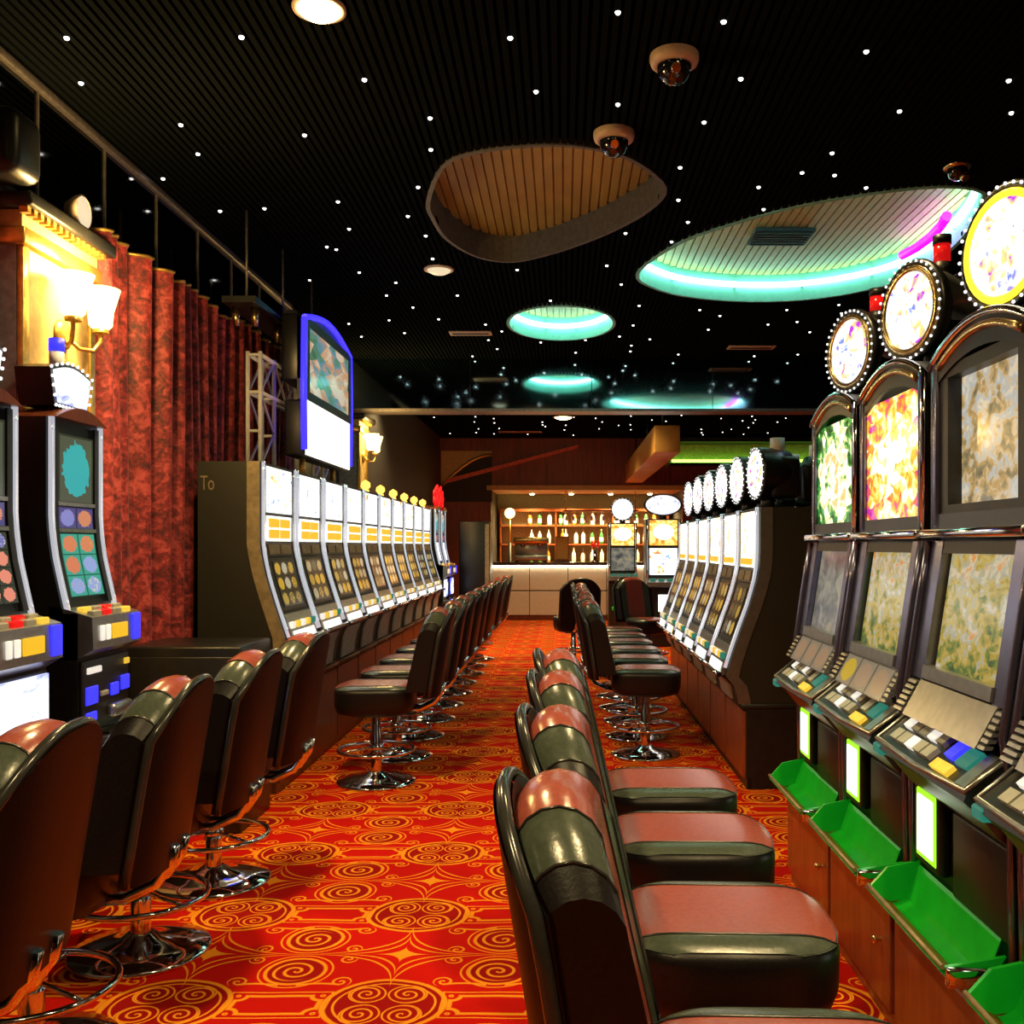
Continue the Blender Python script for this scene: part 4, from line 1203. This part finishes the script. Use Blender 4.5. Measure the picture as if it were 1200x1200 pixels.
MB().box(-.14, -.002, -hw + .01, hw - .01, .12, .50, bev=.015).build('light_box', M['blackmetal'], t)
flat_panel(.006, -hw + .03, hw - .03, .13, .50).build('light_box_face', M['lightbox'], t)
for s in (-.45, .45): MB().cyl((-.08, s, 0), (-.08, s, .14), .022, n=10).build('support_post', M['goldtrim'], t)
# truss
t = thing('lattice_truss', 'white lattice truss beside the jackpot sign on the left row', 'truss', (-1.985, 7.0, 1.92))
L0, L1 = -.70, 1.25
def bar(nm, a, b, r=.014): MB().cyl(a, b, r, n=8).build(nm, M['white'], t)
for x in (-.04, .04):
    bar('chord', (x, L0, .74), (x, L1, .74)); bar('chord', (x, L0, .50), (x, L1, .50))
    for y in (L0, L0 + .3, L1 - .3, L1):
        bar('upright', (x, y, 0), (x, y, .76))
    for y in (L0, L1 - .3):
        for k in range(3):
            z0 = .02 + k * .24
            bar('lacing', (x, y + (.3 if k % 2 else 0), z0), (x, y + (0 if k % 2 else .3), z0 + .24), .009)
    for k in range(6):
        y = L0 + .32 + k * .26
        bar('lacing', (x, y, .50 if k % 2 else .74), (x, y + .26, .74 if k % 2 else .50), .009)
for y in (L0, L0 + .3, L1 - .3, L1):
    for z in (.25, .5, .74): bar('cross_bar', (-.04, y, z), (.04, y, z), .010)
# hanging black frame above the truss
t = thing('hanging_canopy_frame', 'dark canopy frame hung from the ceiling above the truss', 'canopy frame', (-1.95, 7.0, 2.72))
MB().box(-.19, .02, -.85, .85, .24, .28).build('canopy', M['blackmetal'], t)
for y in (-.8, 0, .8): MB().cyl((-.05, y, .28), (-.05, y, CEIL - 2.72), .008, n=6).build('hanger', M['rail'], t)
for (x, y) in ((-.03, -.7), (-.03, -.2), (-.15, -.7)): 
    MB().cyl((x, y, .12), (x, y, .24), .02, .03, 10).build('lamp_body', M['brass'], t)
t = None

# low black box by the curtain
t = thing('low_cabinet', 'low black cabinet with small metal handle before the curtain', 'cabinet', (-1.88, 5.12, 0))
MB().box(-.3, .28, -.25, .25, .0, .93, bev=.012).build('body', M['blackplastic'], t)
d = MB().box(-.27, .25, -.262, -.25, .08, .88, bev=.006).build('door', M['blackmetal'], t)
MB().box(-.02, .02, -.28, -.262, .74, .79, bev=.004).build('handle', M['satin'], d)

# ------------------------------------------------------------------ beams and coves at the back right
t = thing('orange_beam', 'orange boxed beam hanging under the far ceiling right of the bar', 'beam', (1.38, 16.1, 2.67))
MB().box(-.17, .17, -3.1, 3.15, 0, .36, bev=.01).build('box', M['orange'], t)
for y in (-2.5, 0, 2.5): MB().cyl((0, y, .36), (0, y, CEIL - 2.67), .015, n=8).build('hanger', M['blackmetal'], t)
t = thing('green_cove_light', 'green glowing light cove on the far right wall', 'cove light', (3.6, BY - .02, 3.0))
MB().box(-1.5, 1.6, -.16, 0, 0, .06).build('shelf', M['blackmetal'], t)
MB().box(-1.5, 1.6, -.02, 0, .06, .5).build('backing', M['wallolive'], t)
MB().box(-1.5, 1.6, -.6, 0, .42, .5).build('added_baffle', M['blackmetal'], t)  # baffle added to keep the tube's light off the ceiling
MB().cyl((-1.48, -.13, .09), (1.58, -.13, .09), .03, n=8).build('tube', M['ledgreen'], t)
# brown lit arch panel at far left
t = thing('arched_wall_panel', 'dark brown arched wall panel above the far left machines', 'wall panel', (-2.0, BY, 2.3))
MB().prism([(-.4, .0)] + [(-.4 + 1.0 * k / 10, .3 + .62 * sin(pi / 2 * k / 10)) for k in range(11)] + [(.6, 0)], 'y', -.02, .0).build('panel', M['wallblack'], t)
MB().prism([(-.4, .32)] + [(-.4 + 1.0 * k / 10, .32 + .62 * sin(pi / 2 * k / 10)) for k in range(11)] + [(.6, 1.0), (-.4, 1.0)], 'y', -.015, 0).build('lit_wall_patch', M['goldpaint'], t)  # gold colour stands for the lit wall above the arch
MB().tube([(-.4 + 1.0 * k / 10, -.025, .3 + .62 * sin(pi / 2 * k / 10)) for k in range(11)], .03, 6).build('gilt_edge', M['goldtrim'], t)

# ------------------------------------------------------------------ the bar
t = thing('bar_counter', 'cream-fronted bar counter with dark top at the end of the aisle', 'bar', (.465, 18.9, 0))
MB().box(-1.86, 1.86, .05, .38, 0, 1.06).build('body', M['blackmetal'], t)
for k in range(5):
    for z0, z1 in ((.10, .56), (.58, 1.04)):
        MB().box(-1.86 + k * .744 + .006, -1.86 + (k + 1) * .744 - .006, .02, .05, z0, z1, bev=.006, seg=1).build('front_panel', M['barfront'], t)
MB().box(-1.87, 1.87, -.06, .395, 1.06, 1.12, bev=.01).build('counter_top', M['bartop'], t)
MB().box(-1.86, 1.86, .03, .05, 0, .09).build('kick_plate', M['wooddark'], t)
MB().cyl((-1.84, -.0, 1.045), (1.84, -.0, 1.045), .012, n=6).build('under_counter_light', glow('bar_edge_light', (1, .86, .6), 26), t)
t = thing('back_bar_shelf', 'wooden shelf unit with bottles on the wall behind the bar', 'shelf', (.45, 21.15, 0))
MB().box(-1.8, 1.8, -.25, .14, 0, 1.05).build('cupboard', M['wooddark'], t)
for z in (1.05, 1.45, 1.85): MB().box(-1.8, 1.8, -.22, .14, z, z + .03).build('shelf', M['wood'], t)
for x in (-1.8, -.62, .6, 1.77): MB().box(x, x + .03, -.22, .14, 1.05, 2.2).build('upright', M['wood'], t)
MB().box(-1.8, 1.8, -.24, .14, 2.17, 2.23).build('head', M['wood'], t)
bm_ = {}
for k, m in enumerate(('bottle_clear', 'bottle_amber', 'bottle_green')):
    bm_[k] = (MB().lathe([(.001, 0), (.04, 0), (.042, .02), (.042, .17), (.035, .205), (.015, .235), (.014, .29)], 12).mesh('bottle', M[m]),
              MB().lathe([(.017, .285), (.017, .315), (.001, .317)], 10).mesh('cap', M['bottle_cap']),
              MB().lathe([(.0428, .05), (.0428, .14)], 12).mesh('label', M['paper']))
rb = random.Random(5)
names = ['clear glass', 'amber glass', 'green glass']
for zi, (z, nm) in enumerate(((1.08, 'lower'), (1.48, 'middle'), (1.88, 'upper'))):
    for k in range(15):
        x = -1.15 + k * .19 + rb.uniform(-.03, .03)
        if min(abs(x + .62 - .015), abs(x - .615)) < .07: x += .1
        q = rb.randrange(3)
        if q == 1 and rb.random() < .2: q = 0
        o = link_mesh('bottle', bm_[q][0], None, (.45 + x, 21.0 + rb.uniform(-.03, .05), z))
        tag(o, '%s bottle with gold cap, %s from the left on the %s bar shelf' % (names[q], ORD[k], nm), 'bottle', 'bottles behind the bar')
        link_mesh('cap', bm_[q][1], o); link_mesh('label', bm_[q][2], o)
for k in range(4):
    downlight((-.65 + k * .82, BY + 1.2, 2.535), .07, M['lampwarm'], 'small glowing downlight under the bar soffit, %s from the left' % ORD[k], 300, (1, .74, .32), 140)
t = thing('globe_lamp', 'glowing round globe lamp at the left end of the bar', 'lamp', (-1.12, 20.6, 1.5))
MB().ball((0, 0, .62), .11, 16, 10).build('globe', M['shade'], t)
MB().cyl((0, 0, .0), (0, 0, .52), .015, n=8).build('stem', M['goldtrim'], t)
MB().cyl((0, 0, -1.5), (0, 0, 0), .035, n=10).build('stand', M['blackmetal'], t)
t = thing('coffee_machine', 'steel coffee machine on the bar counter', 'coffee machine', (-.62, 19.06, 1.12))
MB().box(-.32, .32, -.2, .2, .03, .14, bev=.015).build('drip_base', M['satin'], t)
MB().box(-.32, .32, -.02, .2, .14, .36, bev=.02).build('back_body', M['satin'], t)
MB().box(-.34, .34, -.2, .2, .36, .48, bev=.02).build('top_body', M['brass'], t)
for s in (-.17, .17):
    gp = MB().cyl((s, -.12, .30), (s, -.12, .36), .035, n=12).build('group_head', M['chrome'], t)
    MB().cyl((s, -.14, .315), (s, -.27, .30), .014, n=8).build('handle', M['blackplastic'], gp)
for (a, b) in ((-.28, -.15), (.28, -.15), (-.28, .15), (.28, .15)): MB().cyl((a, b, 0), (a, b, .03), .02, n=8).build('foot', M['blackmetal'], t)
t = thing('menu_board', 'orange menu card in a frame on the bar counter', 'menu board', (-.35 - .25, 19.53, 1.12))
t.location = (-.02, 19.15, 1.12)
MB().box(-.13, .13, -.01, .01, .04, .5).build('frame', M['wood'], t)
MB().box(-.11, .11, -.014, -.01, .06, .48).build('card', M['orange'], t)
MB().box(-.14, .14, -.06, .06, 0, .04).build('foot', M['wooddark'], t)
# glasses hanging under the soffit
t = thing('glass_rack', 'hanging rack of stemmed glasses above the bar counter', 'glass rack', (.75, 19.75, 2.0))
MB().box(-.75, .75, -.18, .18, .12, .15).build('rack_board', M['wood'], t)
for s in (-.7, .7): MB().cyl((s, 0, .15), (s, 0, .535), .012, n=6).build('rod', M['brass'], t)
for k in range(12):
    o = MB().lathe([(.035, .11), (.033, .105), (.004, .10), (.004, .04), (.03, .02), (.038, -.03), (.033, -.07)], 12).build('wine_glass', M['glassware'], None, (.75 - .68 + k * .124, 19.70, 2.01))
    tag(o, 'stemmed wine glass hanging %s from the left in the bar rack' % ORD[k], 'wine glass', 'wine glasses in the bar rack')
# beer tap tower on the counter
t = thing('beer_tap', 'chrome beer tap tower on the bar counter beside the facing machine', 'beer tap', (.62, 19.1, 1.12))
MB().lathe([(.08, 0), (.08, .02), (.04, .04), (.035, .3), (.05, .34), (.001, .37)], 16).build('tower', M['chrome'], t)
for s in (-.06, 0, .06):
    MB().cyl((s, -.03, .28), (s, -.10, .26), .012, n=8).build('spout', M['chrome'], t)
    MB().cyl((s, -.06, .29), (s, -.06, .42), .014, .02, 8).build('lever', M['redlamp'], t)

# ------------------------------------------------------------------ stools
def make_stool():
    t = thing('casino_stool', 'x', 'stool')
    MB().lathe([(.001, .0), (.235, .0), (.24, .008), (.232, .018), (.15, .032), (.07, .05), (.045, .07), (.001, .07)], 36).build('base_disc', M['chrome'], t)
    col = MB().lathe([(.034, .06), (.034, .30), (.028, .31), (.028, .42)], 18).build('column', M['column'], t)
    rg = MB().tube([(.225 * cos(a), .225 * sin(a), .20) for a in [2 * pi * k / 36 for k in range(36)]], .011, 8, True).build('foot_ring', M['chrome'], t)
    for k in range(3):
        a = 2 * pi * k / 3 + .5
        MB().cyl((.03 * cos(a), .03 * sin(a), .215), (.22 * cos(a), .22 * sin(a), .20), .007, n=8).build('ring_spoke', M['chrome'], rg)
    MB().cyl((0, 0, .19), (0, 0, .235), .042, n=18).build('ring_collar', M['chrome'], rg)
    MB().box(-.13, .13, -.12, .12, .412, .432, bev=.008).build('swivel_plate', M['blackmetal'], t)
    # seat: squircle loft
    def sq(a, rx, ry, e=3.4):
        c, s = cos(a), sin(a)
        return (rx * math.copysign(abs(c) ** (2 / e), c), ry * math.copysign(abs(s) ** (2 / e), s))
    n = 36
    rings = [(.19, .19, .428), (.222, .213, .44), (.236, .226, .48), (.238, .228, .56), (.234, .224, .587)]
    b = MB(); v = []
    for rx, ry, z in rings:
        for i in range(n):
            x, y = sq(2 * pi * i / n, rx, ry); v.append((x, y, z))
    f = [(k * n + i, k * n + (i + 1) % n, (k + 1) * n + (i + 1) % n, (k + 1) * n + i) for k in range(len(rings) - 1) for i in range(n)]
    f += [tuple(range(n - 1, -1, -1)), tuple((len(rings) - 1) * n + i for i in range(n))]
    b.add(v, f, 0, True); st = b.build('seat', M['leather'], t)
    def edge_x(y):
        q = min(1, abs(y) / .226); return .236 * (1 - q ** 3.4) ** (1 / 3.4)
    def ztop(x, y):
        ex = max(.02, edge_x(y)); q = min(1, abs(x) / ex); r = min(1, abs(y) / .226)
        return .585 + .020 * (1 - q ** 7) * (1 - r ** 7)
    def strip(y0, y1, m, nm, parent):
        def fn(u, v):
            y = y0 + (y1 - y0) * v; x = (2 * u - 1) * edge_x(y) * 1.004
            return (x, y, ztop(x, y))
        MB().grid(fn, 16, 5, uv=False).build(nm, m, parent)
    strip(-.150, .150, M['red'], 'seat_panel', st)
    strip(.152, .216, M['green'], 'seat_panel', st)
    strip(-.216, -.152, M['green'], 'seat_panel', st)
    for y in (-.151, .151):
        MB().tube([((2 * u / 16 - 1) * edge_x(y), y, ztop((2 * u / 16 - 1) * edge_x(y), y) + .0005) for u in range(17)], .003, 5).build('seam', M['piping'], st)
    # backrest
    Wb = .232
    zb = .575
    def zt(y): return 1.062 - .135 * (abs(y) / Wb) ** 2.6
    def xf(y, z):
        q = (z - .6) / .46
        return -.225 - .105 * q + .02 * (y / Wb) ** 2 - .0 * q
    def th(z, y): return .165 - .03 * (z - .6) / .46 - .02 * (abs(y) / Wb) ** 4
    def prof(y):
        top = zt(y); pts = []
        r = th(top, y) / 2
        for k in range(7):
            z = zb + (top - r - zb) * k / 6; pts.append((xf(y, z) - .03 * max(0, 1 - (z - zb) / .1) ** 2 * 0, z))
        cx = xf(y, top - r) - r
        for k in range(1, 8):
            a = pi * k / 8
            pts.append((cx + r * cos(a), top - r + r * sin(a)))
        for k in range(7):
            z = top - r - (top - r - zb) * k / 6; pts.append((xf(y, z) - th(z, y), z))
        return pts
    NP = 21
    def back_strip(y0, y1, k0, k1, m, nm, parent, ny=6, infl=0.0):
        b = MB(); v = []; f = []
        for j in range(ny + 1):
            y = y0 + (y1 - y0) * j / ny
            P = prof(y)
            v += [(P[k][0] + infl * 0, y, P[k][1]) for k in range(k0, k1 + 1)]
        w = k1 - k0 + 1
        for j in range(ny):
            for k in range(w - 1):
                f.append((j * w + k, j * w + k + 1, (j + 1) * w + k + 1, (j + 1) * w + k))
        b.add(v, f, 0, True)
        return b.build(nm, m, parent)
    # black core with its side faces
    b = MB()
    for s in (-1, 1):
        P = prof(s * .222); b.add([(p[0], s * .222, p[1]) for p in P], [tuple(range(len(P)))])
        P2 = prof(s * .190)
        nn = len(P)
        b.add([(p[0], s * .222, p[1]) for p in P] + [(p[0], s * .190, p[1]) for p in P2], [(i, i + 1, nn + i + 1, nn + i) for i in range(nn - 1)], 0, True)
    Pa, Pb = prof(-.222), prof(.222)
    b.add([(Pa[0][0], -.222, zb), (Pa[-1][0], -.222, zb), (Pb[-1][0], .222, zb), (Pb[0][0], .222, zb)], [(0, 1, 2, 3)])
    bk = b.build('backrest', M['leather'], t)
    back_strip(-.115, .115, 0, NP - 1, M['red'], 'back_panel', bk, 8)
    back_strip(.116, .190, 0, NP - 1, M['green'], 'back_panel', bk, 4)
    back_strip(-.190, -.116, 0, NP - 1, M['green'], 'back_panel', bk, 4)
    for y in (-.1155, .1155):
        P = prof(y); MB().tube([(p[0] + (.0006 if k < 7 else 0), y, p[1] + (.0006 if 6 < k < 14 else 0)) for k, p in enumerate(P)], .003, 5).build('seam', M['piping'], bk)
    for s in (-.190, .190):
        P = prof(s); MB().tube([(p[0], s, p[1]) for p in P], .0035, 5).build('seam', M['piping'], bk)
    # rear shell with piping along its arched edge
    def rear(y, z): return xf(y, z) - th(z, y) - .004
    out = []
    m = 24
    ys = [(-Wb + 2 * Wb * k / m) for k in range(m + 1)]
    b = MB(); v = []
    nz = 8
    for y in ys:
        yy = y * .985
        for k in range(nz + 1):
            z = .54 + (zt(yy) - .012 - .54) * k / nz
            v.append((rear(yy, z) - .012 + .012 * (abs(yy) / Wb) ** 6, yy, z))
    f = []
    for j in range(m):
        for k in range(nz):
            a = j * (nz + 1) + k; f.append((a, a + 1, a + nz + 2, a + nz + 1))
    b.add(v, f, 0, True)
    off = len(v)
    b.add([(p[0] + .03, p[1], p[2]) for p in v], f, 0, True)
    sh = b.build('rear_shell', M['leatherback'], t)
    path = [(rear(-Wb, z) + .006, -Wb * .99, z) for z in (.54, .64, .74, .84)] + [(rear(y, zt(y) - .008) + .004, y * .99, zt(y) - .008) for y in ys] + [(rear(Wb, z) + .006, Wb * .99, z) for z in (.84, .74, .64, .54)]
    MB().tube(path, .012, 8).build('piping', M['piping'], sh)
    for s in (-.045, .045):
        MB().tube([(-.15, s, .445), (-.27, s, .45), (-.355, s, .49), (-.395, s, .55), (-.405, s, .60)], .016, 8).build('back_bracket', M['chrome'], t)
    return t

stool = make_stool(); used = []
G1, G2, G3, G4 = 'stools at the near left machines', 'stools at the long left row', 'stools at the near right machines', 'stools at the far right row'
rr = random.Random(11)
for k, (y, a) in enumerate(((2.04, 3), (2.75, 4), (3.46, 2), (4.18, 0))):
    lb = ['red and grey-green striped stool cut by the left picture edge, nearest on the left', 'second striped stool from the left edge, before the slim machines', 'third striped stool from the left edge, chrome base fully in view', 'fourth striped stool on the left, last before the long row'][k]
    place(stool, used, (-1.49, y, 0), pi + R(a), lb, G1)
for k in range(10):
    place(stool, used, (-1.13 + rr.uniform(-.02, .02), 5.94 + .72 * k, 0), pi + R(rr.uniform(-5, 5) if k else 2), '%s striped stool from the camera along the long left row' % ORD[k], G2)
for k, (y, a) in enumerate(((1.57, -2), (2.24, -2), (2.89, -1), (3.5, 0))):
    lb = ['nearest striped stool on the right, its tall backrest filling the bottom centre', 'second nearest striped stool on the right, its whole seat top in view', 'third striped stool of the near right group', 'fourth and farthest striped stool of the near right group'][k]
    place(stool, used, (.37, y, 0), R(a), lb, G3)
for k in range(6):
    place(stool, used, (.56 + rr.uniform(-.015, .015), 6.72 + .65 * k, 0), R(rr.uniform(-4, 4) if k else -2), '%s striped stool from the camera along the far right row' % ORD[k], G4)
place(stool, used, (.12, 11.6, 0), pi / 2 + .2, 'dark-backed stool turned towards the bar at the end of the right aisle', 'loose stools near the bar')
place(stool, used, (.98, 11.3, 0), -pi / 2 + .5, 'stool with red backrest turned to the aisle after the far right row', 'loose stools near the bar')
